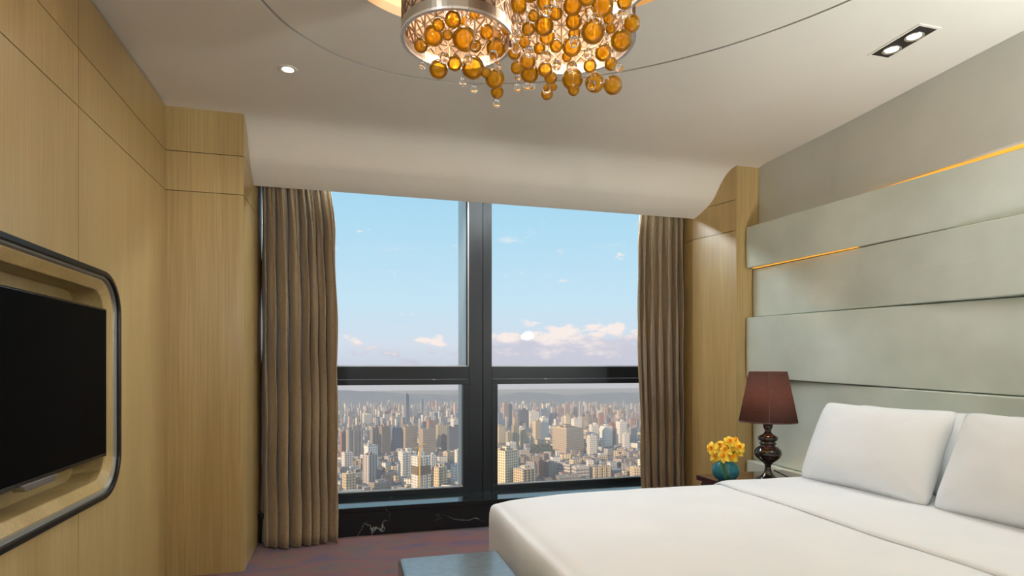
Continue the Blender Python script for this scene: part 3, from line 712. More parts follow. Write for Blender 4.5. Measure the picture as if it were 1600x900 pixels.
# ------------------------------------------------------------------ ceiling lamps
M_LAMPW = emis('lamp_disc', (1, .86, .66), 9)
WARM = (.92, .97, 1.0)
def spot_obj(loc, e, parent, size=2.6, blend=1.0, col=WARM, aim=(0, 0, -1)):
    o = light('spot', 'SPOT', loc, e, col, parent, spot_size=size, spot_blend=blend, shadow_soft_size=.045)
    o.rotation_euler = Vector(aim).to_track_quat('-Z', 'Y').to_euler(); return o
def downlight(x, y, e, label, z=ZC, aim=(0, 0, -1)):
    t = tag(empty('recessed_downlight', (x, y, z)), label, 'downlight', 'round ceiling downlights')
    MB().lathe([(.052, 0), (.050, -.004), (.042, -.005), (.034, -.003), (.030, -.002)], (x, y, z), 36, cap=False).build('trim_ring', M_CEIL, t, smooth=True)
    MB().lathe([(.0005, -.002), (.022, -.002), (.031, -.0015)], (x, y, z), 28, cap=False).build('lens', M_LAMPW, t)
    spot_obj((x, y, z-.012), e, t, aim=aim)
def dual(x, y, e, label, ang=0):
    t = tag(empty('twin_downlight', (x, y, ZC)), label, 'downlight')
    w, l = .055, .135
    m = MB()
    m.box(x-w-.012, x-w, y-l-.012, y+l+.012, ZC-.004, ZC+.001); m.box(x+w, x+w+.012, y-l-.012, y+l+.012, ZC-.004, ZC+.001); m.box(x-w, x+w, y-l-.012, y-l, ZC-.004, ZC+.001); m.box(x-w, x+w, y+l, y+l+.012, ZC-.004, ZC+.001)
    m.build('frame', M_CEIL, t)
    MB().box(x-w, x+w, y-l, y+l, ZC-.002, ZC+.0).build('housing', mat('dark_housing', (.018, .013, .009), .5), t)
    for s in (-1, 1):
        yy = y+s*.062
        c = MB().lathe([(.040, -.003), (.043, -.010), (.038, -.012), (.032, -.006), (.001, -.005)], (x, yy, ZC), 28, cap=False).build('spot_head', M_CHROME, t, smooth=True)
        MB().lathe([(.0005, -.0065), (.031, -.0065)], (x, yy, ZC), 24, cap=False).build('lens', M_LAMPW, c)
        spot_obj((x, yy, ZC-.02), e, t, size=2.4, aim=(-.6, 0, -1))
E_DL = 36
downlight(-.33, 3.41, E_DL*.7, 'round recessed ceiling downlight near the television wall pier')
dual(2.655, 2.31, E_DL*.55, 'rectangular twin-spot ceiling downlight above the bed head')

# ------------------------------------------------------------------ chandelier
ZR = 2.45
drums = [(Vector((.365, 2.056)), .193), (Vector((.748, 1.955)), .226), (Vector((.655, 1.625)), .222)]
ch = tag(empty('chandelier', (.6, 1.88, ZR)), 'three-drum pierced metal chandelier with hanging amber and clear glass balls', 'chandelier')
def inside_other(p, k, slack=0):
    return any((Vector(p)-c).length < r-slack for j, (c, r) in enumerate(drums) if j != k)
DH = .30
for k, (c, r) in enumerate(drums):
    n = 24 if r < .2 else 28; dz = 2*PI*r/n
    m1, m2, m3, m4 = MB(), MB(), MB(), MB()
    def pt(i, z, rr=0): a = 2*PI*i/n; return Vector((c.x+(r+rr)*math.cos(a), c.y+(r+rr)*math.sin(a), ZR+z))
    rows = int((DH-.036)/dz)
    free = [not inside_other((pt(i+.5, 0).x, pt(i+.5, 0).y), k) for i in range(n)]
    runs = []                                     # keep the one longest open arc of each drum
    for i0 in range(n):
        if free[i0] and not free[i0-1]:
            L = 0
            while free[(i0+L) % n] and L < n: L += 1
            runs.append((L, i0))
    L, i0 = max(runs) if runs else (n, 0)
    for i in [(i0+q) for q in range(L)]:
        up = Vector((math.cos(2*PI*(i+.5)/n), math.sin(2*PI*(i+.5)/n), 0))
        for q in range(3):
            a_, b_ = i+q/3, i+(q+1)/3
            m1.add([pt(a_, 0), pt(b_, 0), pt(b_, DH), pt(a_, DH)], [(0, 1, 2, 3)])
            m2.add([pt(a_, .004, -.004), pt(b_, .004, -.004), pt(b_, .038, -.004), pt(a_, .038, -.004), pt(a_, .004, .004), pt(b_, .004, .004), pt(b_, .038, .004), pt(a_, .038, .004)], [(0,1,2,3), (5,4,7,6), (3,2,6,7)])
            m3.bar(pt(a_, .002), pt(b_, .002), .008, .012, up)
        for j in range(rows+1):
            z = .038+j*dz
            m4.bar(pt(i, z), pt(i+1, z), .0055, .007, up)
            if j < rows:
                m4.bar(pt(i, z), pt(i, z+dz), .0055, .007, up)
                m4.bar(pt(i, z), pt(i+1, z+dz), .0045, .007, up)
                m4.bar(pt(i+1, z), pt(i, z+dz), .0045, .007, up)
    m1.build('lining', M_PEACH, ch, fix=False)
    m2.build('drum_band', M_DRUM, ch, fix=False); m3.build('rim', mat('bright_rim', (.92, .92, .92), .3, metal=.7), ch, fix=False)
    tag(m4.build('lattice', M_BRONZE, ch, fix=False), kind='stuff')
    MB().lathe([(.001, DH), (r-.004, DH), (r-.004, DH+.006), (.001, DH+.006)], (c.x, c.y, ZR), 36, cap=False).build('top_plate', M_DRUM, ch)
    for q in range(3):
        a_ = 2*PI*q/3+.4+k; lp = (c.x+.45*r*math.cos(a_), c.y+.45*r*math.sin(a_), ZR+.15)
        light('lamp', 'POINT', lp, 1.0, (1, .80, .60), ch, shadow_soft_size=.03)
MB().lathe([(.012, DH), (.012, .80)], (.6, 1.88, ZR), 14).build('stem', M_DRUM, ch)
MB().lathe([(.09, .765), (.09, .79), (.02, .80)], (.6, 1.88, ZR), 30).build('canopy', M_CHROME, ch)
# glass balls, measured on the photo; each hangs inside a drum's plan at its own drop
def zA(l, x0, s): return [(x0+a/s, b/s, r/s) for a, b, r in l]
amber = zA([(305,295,78),(200,375,55),(345,205,50),(465,160,65),(420,290,40),(560,320,95),(650,380,48),(745,265,58),(820,395,75),(345,575,72),(478,525,58),(630,560,88),(810,650,75),(830,762,50),(640,110,45),(820,290,42),(560,170,38),(735,600,40)], 620, 5.294)
amber += zA([(265,210,76),(290,305,62),(135,240,52),(105,345,48),(510,175,65),(515,280,50),(365,380,50),(495,385,75),(670,260,92),(755,435,65),(905,335,82),(820,530,50),(990,195,65),(645,545,52),(835,705,72),(685,685,75),(500,655,82),(275,575,57),(320,645,50),(145,610,72),(130,510,62),(40,560,50),(290,775,48),(510,745,45),(345,720,28),
    (60,40,65),(180,130,45),(360,110,55),(270,20,60),(500,45,75),(745,45,88),(800,150,45),(930,10,60),(815,235,40),(225,400,45),(455,470,40),(-40,240,45),(20,440,50),(620,-30,70),(150,-60,70),(380,-80,60),(860,-90,60)], 800, 5.295)
clear = zA([(215,540,28),(395,480,38),(590,490,35),(545,675,30),(640,735,28),(800,455,35),(830,545,30),(825,852,30),(500,125,30),(600,185,30),(640,385,25),(420,130,28),(1000,210,36),(985,310,36),(985,400,36),(1000,640,25)], 620, 5.294)
clear += zA([(285,90,38),(355,15,35),(145,430,38),(280,470,42),(515,345,40),(495,555,42),(705,150,38),(905,125,38),(742,240,38),(660,705,32),(285,740,34),(45,725,30),(120,712,28),(165,715,25),(640,100,40),(370,540,35),(890,560,30),(790,310,30),(120,130,30),(630,440,35)], 800, 5.295)
rb = random.Random(8)
def ball_mesh(name, m):
    q = MB().ball((0, 0, 0), 1, 24, 14); me = bpy.data.meshes.new(name); me.from_pydata([Vector(v) for v in q.v], [], q.f); me.materials.append(m)
    me.polygons.foreach_set('use_smooth', [True]*len(me.polygons)); return me
BA, BC = ball_mesh('amber_ball', M_AMBER), ball_mesh('clear_ball', M_CLEAR)
WIRE = MB().lathe([(.0007, 0), (.0007, 1)], (0, 0, 0), 5); wme = bpy.data.meshes.new('wire'); wme.from_pydata([Vector(v) for v in WIRE.v], [], WIRE.f); wme.materials.append(M_SILVER)
placed = []
for lst, me, nm, big in ((amber, BA, 'amber_ball', 1), (clear, BC, 'clear_ball', 0)):
    for (u, v, r) in lst:
        best = None
        for _ in range(60):
            d = rb.uniform(1.45, 2.5); p = atd(u, v, d); R_ = r*1.08*d/FPX
            if not (2.16 < p.z < 2.62): continue
            ins = max(rr-(Vector((p.x, p.y))-c).length for c, rr in drums)-R_-.01
            if ins < 0: score = ins*10
            else: score = min(ins, .05)
            score -= abs(p.z-(2.37 if big else 2.34))*.35
            for q, rq in placed:
                g = (p-q).length-R_-rq
                if g < .004: score += (g-.004)*6
            score += rb.uniform(0, .02)
            if best is None or score > best[0]: best = (score, p, R_)
        if best is None: continue
        _, p, R_ = best; placed.append((p, R_))
        o = bpy.data.objects.new(nm, me); COL.objects.link(o); o.parent = ch; o.location = p-ch.location; o.scale = (R_, R_, R_*(.97 if big else 1.12))
        w = bpy.data.objects.new('wire', wme); COL.objects.link(w); w.parent = ch; w.location = p-ch.location+Vector((0, 0, R_*.9)); w.scale = (1, 1, max(.02, ZR+DH-p.z-R_*.9))

# added downlights out of view behind and beside the camera, for more room light
for k, (x, y) in enumerate(((-.33, 1.3), (-.33, -.6), (1.1, -1.4))):
    downlight(x, y, E_DL*.5, ['added unseen round ceiling downlight above the television', 'added unseen round ceiling downlight past the television wall niche', 'added unseen round ceiling downlight by the back wall'][k])
dual(2.655, .45, E_DL*.6, 'added unseen twin-spot ceiling downlight past the bed')

# two added floor lamps out of view, put in to brighten ceiling and walls
def fill_lamp(x, y, e, label):
    t = tag(empty('added_floor_lamp', (x, y, 0)), label, 'lamp')
    MB().lathe([(.14, 0), (.14, .015), (.03, .03)], (x, y, 0), 32).build('base', M_GUN, t, smooth=False)
    MB().lathe([(.012, .028), (.012, 1.62)], (x, y, 0), 14).build('pole', M_GUN, t)
    MB().lathe([(.02, 1.60), (.09, 1.63), (.16, 1.70), (.19, 1.76), (.184, 1.76), (.15, 1.705), (.02, 1.62)], (x, y, 0), 40, cap=False).build('lamp_shade', M_GUN, t, smooth=True)
    MB().ball((x, y, 1.70), .05, 18, 10).build('bulb', emis('fill_lamp_bulb', (1, .94, .85), 20), t, smooth=True)
    light('lamp', 'POINT', (x, y, 1.80), e, (.92, .97, 1.0), t, shadow_soft_size=.08)
fill_lamp(-.80, -.30, 80, 'added unseen black floor lamp beside the television wall, brightening the ceiling')
fill_lamp(2.86, .66, 125, 'added unseen black floor lamp past the bed, brightening the ceiling')

# ------------------------------------------------------------------ the city outside
HG = 260.0; ZG = EYE-HG
def gd(v): return HG*FPX/(v-VH)              # depth at which the city ground shows at row v
def fac_mat(name, wall, glass, bay=4.2, floor=3.9, style='grid', jit=.22):
    bay *= 1.5; floor *= 1.45
    m, nt, p = base_mat(name)
    uv = nn(nt, 'ShaderNodeTexCoord'); sp = nn(nt, 'ShaderNodeSeparateXYZ'); nt.links.new(uv.outputs['UV'], sp.inputs[0])
    fu = mth(nt, 'FRACT', mth(nt, 'DIVIDE', sp.outputs[0], bay)); fv = mth(nt, 'FRACT', mth(nt, 'DIVIDE', sp.outputs[1], floor))
    wu = mth(nt, 'MULTIPLY', mth(nt, 'GREATER_THAN', fu, .28), mth(nt, 'LESS_THAN', fu, .80)); wv = mth(nt, 'MULTIPLY', mth(nt, 'GREATER_THAN', fv, .32), mth(nt, 'LESS_THAN', fv, .84))
    if style == 'grid': f = mth(nt, 'MULTIPLY', wu, wv)
    elif style == 'vert': f = mth(nt, 'MULTIPLY', wu, mth(nt, 'ADD', .55, mth(nt, 'MULTIPLY', wv, .4)))
    else: f = mth(nt, 'MULTIPLY', wv, mth(nt, 'ADD', .6, mth(nt, 'MULTIPLY', wu, .35)))
    oi = nn(nt, 'ShaderNodeObjectInfo')
    k = mth(nt, 'ADD', 1-jit, mth(nt, 'MULTIPLY', oi.outputs['Random'], 2*jit))
    c = mixc(nt, f, wall, glass)
    mm = nn(nt, 'ShaderNodeVectorMath'); mm.operation = 'SCALE'; nt.links.new(c, mm.inputs[0]); nt.links.new(k, mm.inputs['Scale'])
    nt.links.new(mm.outputs[0], p.inputs['Base Color']); p.inputs['Roughness'].default_value = .7; p.inputs['Specular IOR Level'].default_value = .2
    return m
FM = {
 'cream': fac_mat('cream_facade', (.70, .56, .37), (.15, .12, .09)),
 'white': fac_mat('white_facade', (.76, .71, .63), (.24, .22, .22)),
 'tan': fac_mat('tan_facade', (.42, .33, .24), (.12, .10, .09), 5, 3.4, 'band'),
 'tanv': fac_mat('tan_striped_facade', (.40, .33, .27), (.15, .14, .15), 7, 3.6, 'vert'),
 'grey': fac_mat('grey_facade', (.40, .38, .37), (.18, .18, .20), 4.5, 3.8, 'grid'),
 'greyv': fac_mat('grey_striped_facade', (.46, .40, .36), (.15, .15, .17), 5.5, 3.6, 'vert'),
 'dark': fac_mat('dark_glass_facade', (.10, .11, .13), (.05, .07, .09), 4, 4, 'grid'),
 'blue': fac_mat('blue_glass_facade', (.20, .25, .32), (.10, .14, .20), 4, 4, 'band'),
 'brown': fac_mat('brown_facade', (.36, .17, .11), (.16, .10, .09), 4.5, 3.6, 'grid'),
 'pink': fac_mat('pinkish_facade', (.50, .36, .30), (.24, .20, .20), 5, 4, 'grid'),
 'band': fac_mat('banded_office_facade', (.58, .52, .45), (.16, .16, .18), 6, 5.2, 'band'),
 'mass': fac_mat('broad_building_facade', (.58, .47, .34), (.17, .14, .12), 4.5, 4.2, 'grid'),
 'olive': fac_mat('ochre_facade', (.50, .42, .26), (.20, .18, .14), 4.5, 3.8, 'vert'),
 'old': fac_mat('weathered_facade', (.36, .30, .25), (.16, .15, .14), 5, 3.6, 'grid', .35),
}
ROOF = [mat('grey_roof', (.26, .25, .24), .9), mat('pale_roof', (.46, .43, .40), .9), mat('red_roof', (.34, .14, .09), .9), mat('dark_roof', (.12, .115, .11), .9), mat('blue_roof', (.12, .20, .36), .8)]
def block_mesh(name, polys, mats):
    """polys: list of (footprint, z0, z1); walls get UVs in metres, material 0; roofs material 1"""
    vs, fs, mi, uvs = [], [], [], []
    for fp, z0, z1 in polys:
        n = len(fp); b = len(vs); vs += [(x, y, z0) for x, y in fp]+[(x, y, z1) for x, y in fp]; per = 0
        for i in range(n):
            j = (i+1) % n; L = math.hypot(fp[j][0]-fp[i][0], fp[j][1]-fp[i][1])
            fs.append((b+i, b+j, b+n+j, b+n+i)); mi.append(0); uvs += [(per, 0), (per+L, 0), (per+L, z1-z0), (per, z1-z0)]; per += L
        fs.append(tuple(b+n+i for i in range(n))); mi.append(1); uvs += [(0, 0)]*n
    me = bpy.data.meshes.new(name); me.from_pydata(vs, [], fs)
    for x in mats: me.materials.append(x)
    me.polygons.foreach_set('material_index', mi); ul = me.uv_layers.new(name='UVMap')
    for k, q in enumerate(uvs): ul.data[k].uv = q
    return me
def rectfp(a, b, cx=0, cy=0): return [(cx-a/2, cy-b/2), (cx+a/2, cy-b/2), (cx+a/2, cy+b/2), (cx-a/2, cy+b/2)]
def notched(a, b, k):
    p = [(-a/2, -b/2)]; w = a/(2*k+1)
    for i in range(k): x = -a/2+w*(2*i+1); p += [(x, -b/2), (x, -b/2+b*.13), (x+w, -b/2+b*.13), (x+w, -b/2)]
    p += [(a/2, -b/2), (a/2, b/2), (-a/2, b/2)]; return p
TAKEN = []
def clear_spot(u, vb, w, ra=.8, slack=.0):
    d = gd(vb); p = onZ(u, vb, ZG); r = w*d/FPX*.60; k = 1+r*.7/math.hypot(p.x, p.y); x0, y0 = p.x*k, p.y*k
    if any((x0-x)**2+(y0-y)**2 < (r+q)**2 for x, y, q in TAKEN): return False
    TAKEN.append((x0, y0, r)); return True
def building(u0, u1, vt, vb, style, label=None, yaw=.5, ratio=.8, roof=0, group=None, detail=True, name='apartment_tower', cat='building', hut=True, notch=0):
    d = gd(vb); uc = (u0+u1)/2; p = onZ(uc, vb, ZG)
    aw = (u1-u0)*d/FPX; a = aw/(abs(math.cos(yaw))+ratio*abs(math.sin(yaw))); b = a*ratio; h = (vb-vt)*d/FPX
    bear = math.atan2(p.x, p.y)
    p = p+Vector((math.sin(bear), math.cos(bear), 0))*(b*.45)
    root_loc = (p.x, p.y, ZG)
    if detail: TAKEN.append((p.x, p.y, math.hypot(a, b)*.5))
    fp = notched(a, b, notch) if notch else rectfp(a, b)
    me = block_mesh(name, [(fp, 0, h)], [FM[style], ROOF[roof]])
    rz = -bear+yaw
    if detail:
        r = empty(name, root_loc); r.rotation_euler.z = rz
        o = bpy.data.objects.new('tower_block', me); COL.objects.link(o); o.parent = r
        if hut:
            rr = random.Random(int(u0*7+vt*13)); polys = [(rectfp(a*.34, b*.4, a*rr.uniform(-.2, .2), b*rr.uniform(-.15, .15)), h-.2, h+min(7, h*.09)+1.5)]
            if rr.random() < .6: polys.append((rectfp(a*.18, b*.25, -a*.3, b*.2), h-.2, h+min(5, h*.06)+1))
            for q in polys:
                e = bpy.data.objects.new('roof_hut', block_mesh('roof_hut', [q], [FM[style], ROOF[roof]])); COL.objects.link(e); e.parent = r
            t = min(1.2, a*.05); pa = [(rectfp(a, t, 0, -b/2+t/2), h-.1, h+1.6), (rectfp(a, t, 0, b/2-t/2), h-.1, h+1.6), (rectfp(t, b, -a/2+t/2, 0), h-.1, h+1.6), (rectfp(t, b, a/2-t/2, 0), h-.1, h+1.6)]
            if not notch:
                e = bpy.data.objects.new('parapet', block_mesh('parapet', pa, [FM[style], ROOF[1]])); COL.objects.link(e); e.parent = r
    else:
        r = bpy.data.objects.new(name, me); COL.objects.link(r); r.location = root_loc; r.rotation_euler.z = rz
    tag(r, label, cat, group); return r

T = [  # left pane
 (541,567,671,716,'tanv','grey-brown slab tower with dark vertical stripes near the tan banded towers',.35,.5,0,3),
 (531,541,677,712,'brown','narrow brown tower beside the grey-brown slab tower by the curtain',.5,.8,0,0),
 (534,551,708,735,'white','small white tower in front of the grey-brown slab tower',.4,.9,1,0),
 (535,556,741,775,'cream','cream block with a pale roof beside the curtain of the television wall',.45,.8,1,0),
 (567,589,712,757,'greyv','slim grey and cream striped tower rising from the old rooftops',.72,.9,0,0),
 (569,590,697,735,'white','white tower standing just behind the slim striped tower',.5,.8,1,0),
 (592,610,667,711,'tan','tan banded tower, broadest of the brown row, next to the dark glass slab',.45,.8,0,0),
 (578,592,669,709,'tanv','narrow tan wing tower joined beside the broad tan tower',.45,.9,0,0),
 (611,628,669,708,'blue','dark blue glass slab between two tan towers',.5,.8,3,0),
 (627,652,668,708,'tan','tan banded tower between the dark blue slab and the crane',.42,.8,0,0),
 (654,681,671,711,'tan','tan banded tower rising behind the yellow crane',.42,.8,0,0),
 (622,651,706,750,'white','white twin tower with warm stripes beside the tower under construction',.45,.7,1,2),
 (670,682,713,736,'white','small white tower peeking out behind the tower under construction',.5,.9,1,0),
 (675,699,730,768,'cream','cream tower with dark window columns beside the tower under construction',.7,.9,1,2),
 (698,722,669,710,'dark','dark glass office tower seen next to the window mullion',.3,.7,3,0),
 (681,701,665,700,'olive','pale flat-topped block behind the dark glass office tower',.3,.7,1,0),
 (689,700,681,707,'brown','brown block leaning against the dark glass office tower',.5,.8,0,0),
 (692,711,707,722,'cream','low cream block below the dark glass office tower',.6,.9,0,0),
 (704,722,728,760,'white','grey-white notched block beside the mullion near the cream window-column tower',.5,.8,0,2),
 (710,724,704,728,'white','pale block beside the mullion below the dark glass office tower',.5,.8,1,0),
 (576,604,755,773,'old','low brown block at the foot of the slim striped tower',.6,.7,0,0),
 (566,581,648,666,'white','square white block among the hazy towers behind the grey-brown slab tower',.3,.8,1,0),
 (609,621,652,666,'cream','small pale cream block near the foot of the tall dark skyscraper',.5,.8,1,0),
 (704,720,656,672,'white','pale block with a red roof near the mullion',.5,.8,2,0),
 (659,668,660,673,'dark','small dark tower in front of the brown pair beside the crane top',.4,.8,3,0),
 (666,681,658,674,'brown','dark red-brown block above the tan towers',.5,.8,0,0),
 (654,658,656,680,'white','thin white tower behind the tan tower by the crane',.5,.9,1,0),
 (631,639,617,662,'blue','tall dark skyscraper rising above the hills',.7,1,0,0),
 (628,637,635,660,'greyv','grey tower just in front of the tall dark skyscraper',.5,.9,0,0),
 (657,662,625,655,'blue','thin bluish tower, the shorter companion of the tall dark skyscraper',.5,.9,0,0),
 (709,715,630,653,'pink','slim hazy pink tower beside the mullion',.5,.9,0,0),
 # right pane
 (772,810,705,763,'cream','tall cream gridded tower standing close beside the mullion',.78,.85,0,0),
 (802,837,733,767,'cream','cream block with vertical fins in front of the tall gridded tower',.72,.9,1,3),
 (840,853,722,748,'brown','brick red flat-roofed block beside the blue-roofed brownish block',.5,.9,0,0),
 (851,872,724,748,'old','brownish block with a blue roof beside the brick red block',.6,.9,4,0),
 (870,897,726,746,'band','banded pale office slab beside the blue-roofed block',-.55,.5,1,0),
 (893,921,730,753,'band','banded pale office slab, the lower of the pair',.5,.6,1,0),
 (919,954,729,751,'cream','broad beige block with bay fronts beside the banded offices',.5,.7,0,3),
 (984,1006,731,752,'cream','beige block half hidden by the curtain over the bed',.5,.8,0,0),
 (866,909,746,760,'old','low weathered brown block in front of the banded offices',.4,.6,0,0),
 (863,912,669,708,'mass','massive broad building with a sunlit front and grey flank',.72,.95,3,0),
 (832,845,658,690,'cream','cream twin tower, lower of the pair behind the dark grove',.6,.9,1,0),
 (842,857,654,688,'white','cream twin tower, taller of the pair behind the dark grove',.6,.9,1,0),
 (920,936,665,702,'white','tall white tower beside the massive broad building',.5,.9,1,0),
 (917,933,682,711,'white','lower white block standing before the white tower by the broad building',.5,.8,1,0),
 (937,957,667,698,'white','wide white office block beside the red-brown tower',.7,.9,1,0),
 (950,964,663,694,'brown','red-brown tower between two white towers',.5,.8,0,0),
 (962,979,660,697,'white','tallest plain white tower beside the red-brown tower',.62,.9,1,0),
 (972,984,679,705,'white','low white wing at the foot of the tallest white tower',.5,.9,1,0),
 (774,790,667,696,'cream','yellowish tower with a red cap beside the mullion',.5,.9,2,0),
 (790,801,676,704,'olive','ochre stepped tower, lower half of the ochre pair',.5,.9,0,0),
 (799,810,665,702,'olive','ochre stepped tower, taller half of the ochre pair',.5,.9,1,0),
 (812,827,675,700,'olive','olive block beside the dark grove',.5,.9,0,0),
 (791,807,692,708,'white','small white block at the foot of the ochre towers',.5,.8,1,0),
 (934,943,647,668,'brown','hazy red-brown tower above the white office block',.5,.9,0,0),
 (881,891,650,672,'cream','cream tower rising behind the massive broad building',.5,.9,0,0),
 (892,909,655,675,'white','white flat-topped block behind the massive broad building',.5,.8,0,0),
 (860,868,637,660,'grey','hazy dark tower, first of the row behind the cream twins',.5,.9,0,0),
 (868,879,637,660,'pink','hazy mauve tower, second of the row behind the cream twins',.5,.9,0,0),
 (880,891,632,660,'pink','hazy pinkish tower, tallest of the row behind the cream twins',.5,.9,0,0),
 (894,902,636,658,'pink','hazy pink tower beside the tallest hazy pinkish one',.5,.9,0,0),
 (904,910,629,660,'greyv','thin hazy grey tower breaking the hill line',.5,.9,0,0),
 (793,800,633,668,'dark','slim dark tower among hazy blocks near the mullion',.5,.9,0,0),
 (785,793,630,665,'pink','pale rust tower beside the slim dark tower',.5,.9,0,0),
 (809,825,641,668,'dark','dark glass block behind the olive block',.4,.9,0,0),
 (825,842,644,668,'white','pale wide block behind the cream twin towers',.4,.7,1,0),
 (843,855,640,662,'blue','bluish block behind the cream twin towers',.4,.7,0,0),
 (776,786,647,672,'blue','bluish glass block next to the mullion above the red-capped tower',.5,.8,0,0),
 (983,995,668,692,'grey','grey slab near the curtain behind the bedside table',.4,.7,0,0),
]
for (u0, u1, vt, vb, st, lb, yw, ra, ro, nt_) in T: building(u0, u1, vt, vb, st, lb, yw, ra, ro, notch=nt_)
# tower under construction: white frame, dark safety net band, yellow crane
ct = building(643, 673, 713, 770, 'white', 'white tower under construction wrapped in a dark net band', .55, .8, 1, notch=2)
d_ = gd(770); aw = 30*d_/FPX; a_ = aw/(math.cos(.55)+.8*math.sin(.55)); h_ = 57*d_/FPX
net = bpy.data.objects.new('safety_net', block_mesh('safety_net', [(rectfp(a_*1.03, a_*.8*1.03), h_*.50, h_*.74)], [mat('net_cloth', (.17, .13, .08), .9), mat('net_cloth', (.17, .13, .08))])); COL.objects.link(net); net.parent = ct
cp = onZ(655.5, 776, ZG); TAKEN.append((cp.x, cp.y, 12))
cr = tag(empty('tower_crane', cp), 'yellow tower crane in front of the tower under construction', 'crane')
M_CRANE = mat('crane_yellow', (.75, .42, .05), .6)
hc = (776-700)*gd(776)/FPX
MB().box(cp.x-1.5, cp.x+1.5, cp.y-1.5, cp.y+1.5, ZG, ZG+hc).build('mast', M_CRANE, cr)
MB().bar((cp.x-9, cp.y-4, ZG+hc), (cp.x+20, cp.y+26, ZG+hc+6), 1.4, 1.4, (0, 0, 1)).build('jib', M_CRANE, cr)

# ground, grove, hills
def ground_mat():
    m, nt, p = base_mat('city_ground')
    v = nn(nt, 'ShaderNodeTexVoronoi'); v.inputs['Scale'].default_value = .022; nt.links.new(coords(nt), v.inputs['Vector'])
    n = nn(nt, 'ShaderNodeTexNoise'); n.inputs['Scale'].default_value = .05; n.inputs['Detail'].default_value = 6; nt.links.new(coords(nt), n.inputs['Vector'])
    f = mth(nt, 'MULTIPLY', mth(nt, 'ADD', v.outputs['Distance'], n.outputs[0]), .5)
    nt.links.new(ramp(nt, n.outputs[0], [(.3, (.07, .075, .06)), (.5, (.17, .15, .13)), (.7, (.26, .23, .20))]), p.inputs['Base Color']); p.inputs['Roughness'].default_value = .95
    return m
struct(MB().add([(-4500, 60, ZG), (6500, 60, ZG), (6500, 6500, ZG), (-4500, 6500, ZG)], [(0, 1, 2, 3)]).build('ground', ground_mat()), 'grey-brown city ground far below the window')
RIDGE = [(380, 613), (533, 610), (600, 613.5), (640, 616), (717, 618), (770, 620), (815, 613.5), (850, 615), (890, 619), (940, 614.5), (1000, 614), (1100, 618)]
def hill(name, d0, d1, hmax, seed, m):
    q = MB()
    def f(s, t):
        az_ = -.62+1.75*s; d = d0+(d1-d0)*t
        rp_ = RIDGE; u_ = U0+FPX*math.tan(az_-YAW) if abs(az_-YAW) < 1.2 else 5000
        if u_ < rp_[0][0] or u_ > rp_[-1][0]: vv = 614+4*math.sin(az_*9)
        else:
            k = max(i_ for i_ in range(len(rp_)-1) if rp_[i_][0] <= u_); q_ = (u_-rp_[k][0])/(rp_[k+1][0]-rp_[k][0]); q_ = q_*q_*(3-2*q_); vv = rp_[k][1]*(1-q_)+rp_[k+1][1]*q_
        peak = HG-(vv-VH)/FPX*d0*1.12*math.cos(az_-YAW)+3*noise.noise((az_*60, 1, seed))
        hh = peak*math.sin(PI*t)**.7*(1+.10*noise.noise((az_*30, t*5, 3)))
        return (d*math.sin(az_), d*math.cos(az_), ZG+max(0, hh)-.5)
    q.grid(f, 300, 14)
    return struct(q.build(name, m, smooth=True, fix=False))
MH = mat('haze_blue_forest', (.075, .10, .13), .95, (.10, .13, .15), (.01, .01, .01))  # blue of the distance haze is put into the forest colour
hill('hills', 4250, 5300, 74, 2.3, MH)['label'] = 'low wooded hills beyond the city'

rc = random.Random(21)
# far and middle towers
far = []
sty_far = ['pink', 'grey', 'white', 'cream', 'tan', 'pink', 'greyv', 'blue', 'white', 'brown']
LBL = {'pink': 'small hazy pinkish tower in the far city', 'grey': 'small hazy grey tower in the far city', 'white': 'small hazy white tower in the far city', 'cream': 'small hazy cream tower in the far city', 'tan': 'small hazy tan tower in the far city',
       'greyv': 'small hazy grey striped tower in the far city', 'blue': 'small hazy bluish glass tower in the far city', 'brown': 'small hazy brown tower in the far city'}
vis = lambda u: 536 < u < 714 or 779 < u < 994
cands = []
for k in range(1500):
    u = rc.uniform(220, 1300); vb = 636+34*rc.random()**1.25; w = rc.uniform(3.2, 7.5)*(.7+.6*(vb-636)/34); h = rc.uniform(4.5, 15)*(.75+.5*(vb-636)/34)
    if not clear_spot(u, vb, w): continue
    cands.append((u, vb, w, h, rc.choice(sty_far), rc.uniform(.25, .8), rc.uniform(.5, 1), rc.choice([0, 0, 1, 1, 2])))
cands.sort(key=lambda c: -(c[2]*c[3]) if vis(c[0]) else 0)
rest = []
for i, (u, vb, w, h, st, yw, ra, ro) in enumerate(cands):
    if vis(u) and i < 235: building(u-w/2, u+w/2, vb-h, vb, st, LBL[st], yw, ra, ro, 'far hazy towers', detail=False, name='far_tower')
    else: rest.append((u, vb, w, h, yw, ra))
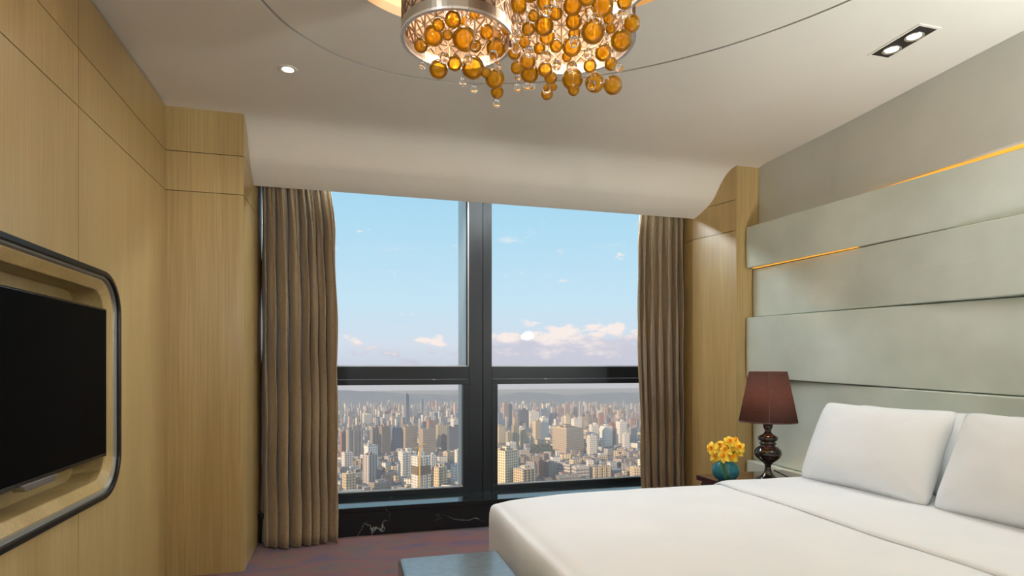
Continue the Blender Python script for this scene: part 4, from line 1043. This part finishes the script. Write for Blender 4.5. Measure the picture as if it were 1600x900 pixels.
def merged(name, items, styles, label, roofs):
    vs_by = {}
    polys = []
    for (u, vb, w, h, yw, ra) in items:
        d = gd(vb); p = onZ(u, vb, ZG); aw = w*d/FPX; a = aw/(math.cos(yw)+ra*math.sin(yw)); b = a*ra; hh = h*d/FPX; k_ = 1+b*.45/math.hypot(p.x, p.y); p.x *= k_; p.y *= k_; rz = -math.atan2(p.x, p.y)+yw
        c, s = math.cos(rz), math.sin(rz); polys.append(([(p.x+x*c-y*s, p.y+x*s+y*c) for x, y in rectfp(a, b)], ZG, ZG+hh))
    me = block_mesh(name, polys, styles[:1]+roofs[:1]); me.materials.clear()
    for x in styles+roofs: me.materials.append(x)
    ns = len(styles); mi = []
    for k in range(len(polys)): a = rc.randrange(ns); mi += [a]*4+[ns+rc.randrange(len(roofs))]
    me.polygons.foreach_set('material_index', mi)
    o = bpy.data.objects.new(name, me); COL.objects.link(o); return tag(o, label, 'buildings', kind='stuff')
merged('far_city', rest, [FM['pink'], FM['grey'], FM['white'], FM['tan']], 'sprawl of tiny far towers fading into the haze', ROOF[:2])
# low old blocks between the towers
low = []
for k in range(6000):
    u = rc.uniform(220, 1300); vb = 664+ (800-664)*rc.random()**.9
    d = gd(vb); w = rc.uniform(11, 30)/d*FPX; h = rc.uniform(8, 21)/d*FPX
    if 826 < u < 862 and 697 < vb < 713: continue
    if not clear_spot(u, vb, w): continue
    low.append((u, vb, w, h, rc.choice([.25, .45, .6, -.4, .75]), rc.uniform(.4, 1)))
low.sort(key=lambda c: -(c[2]*c[3]) if vis(c[0]) and c[1] < 766 else 0)
ls = ['old', 'cream', 'grey', 'white', 'tan', 'old']
LL = {'old': 'weathered low block among the old rooftops', 'cream': 'low cream block among the old rooftops', 'grey': 'low grey block among the old rooftops', 'white': 'low white block among the old rooftops', 'tan': 'low tan block among the old rooftops'}
for (u, vb, w, h, yw, ra) in low[:230]:
    st = rc.choice(ls); building(u-w/2, u+w/2, vb-h, vb, st, LL[st], yw, ra, rc.choice([0, 0, 1, 2, 3, 3]), 'low old blocks', detail=False, name='low_block')
merged('old_rooftops', low[230:], [FM['old'], FM['cream'], FM['grey'], FM['white']], 'dense patchwork of small old rooftops between the towers', [ROOF[0], ROOF[1], ROOF[2], ROOF[3]])
# trees
m = MB()
for k in range(420):
    if k < 150: u, vb = rc.uniform(826, 863), rc.uniform(699, 711)
    elif k < 230: u, vb = rc.uniform(530, 600), rc.uniform(655, 668)
    else: u, vb = rc.uniform(500, 1010), rc.uniform(668, 775)
    p = onZ(u, vb, ZG); r = rc.uniform(5, 10)
    if any((p.x-x)**2+(p.y-y)**2 < (r+q)**2 for x, y, q in TAKEN): continue
    c = Vector((p.x, p.y, ZG+r*.7))
    m.lathe([(r*.3, -r*.7), (r, -.1*r), (r*.8, .5*r), (r*.15, .95*r)], c, 7)
tag(m.build('tree_clumps', mat('city_trees', (.045, .055, .032), .95), fix=False), 'dark clumps of trees between the city blocks', 'trees', kind='stuff')
# evening haze over the city: a thin scattering volume below the hotel floor
mh = bpy.data.materials.new('evening_haze'); mh.use_nodes = True; nt = mh.node_tree; nt.nodes.clear()
vsn = nn(nt, 'ShaderNodeVolumeScatter'); vsn.inputs['Color'].default_value = (.90, .93, 1.0, 1); vsn.inputs['Density'].default_value = 2.2e-4; vsn.inputs['Anisotropy'].default_value = .0
o_ = nn(nt, 'ShaderNodeOutputMaterial'); nt.links.new(vsn.outputs[0], o_.inputs['Volume'])
hz = MB().box(-4400, 6400, 500, 6400, ZG-5, EYE-62).build('haze', mh)
tag(hz, 'thin evening haze lying over the city', 'haze', kind='stuff')
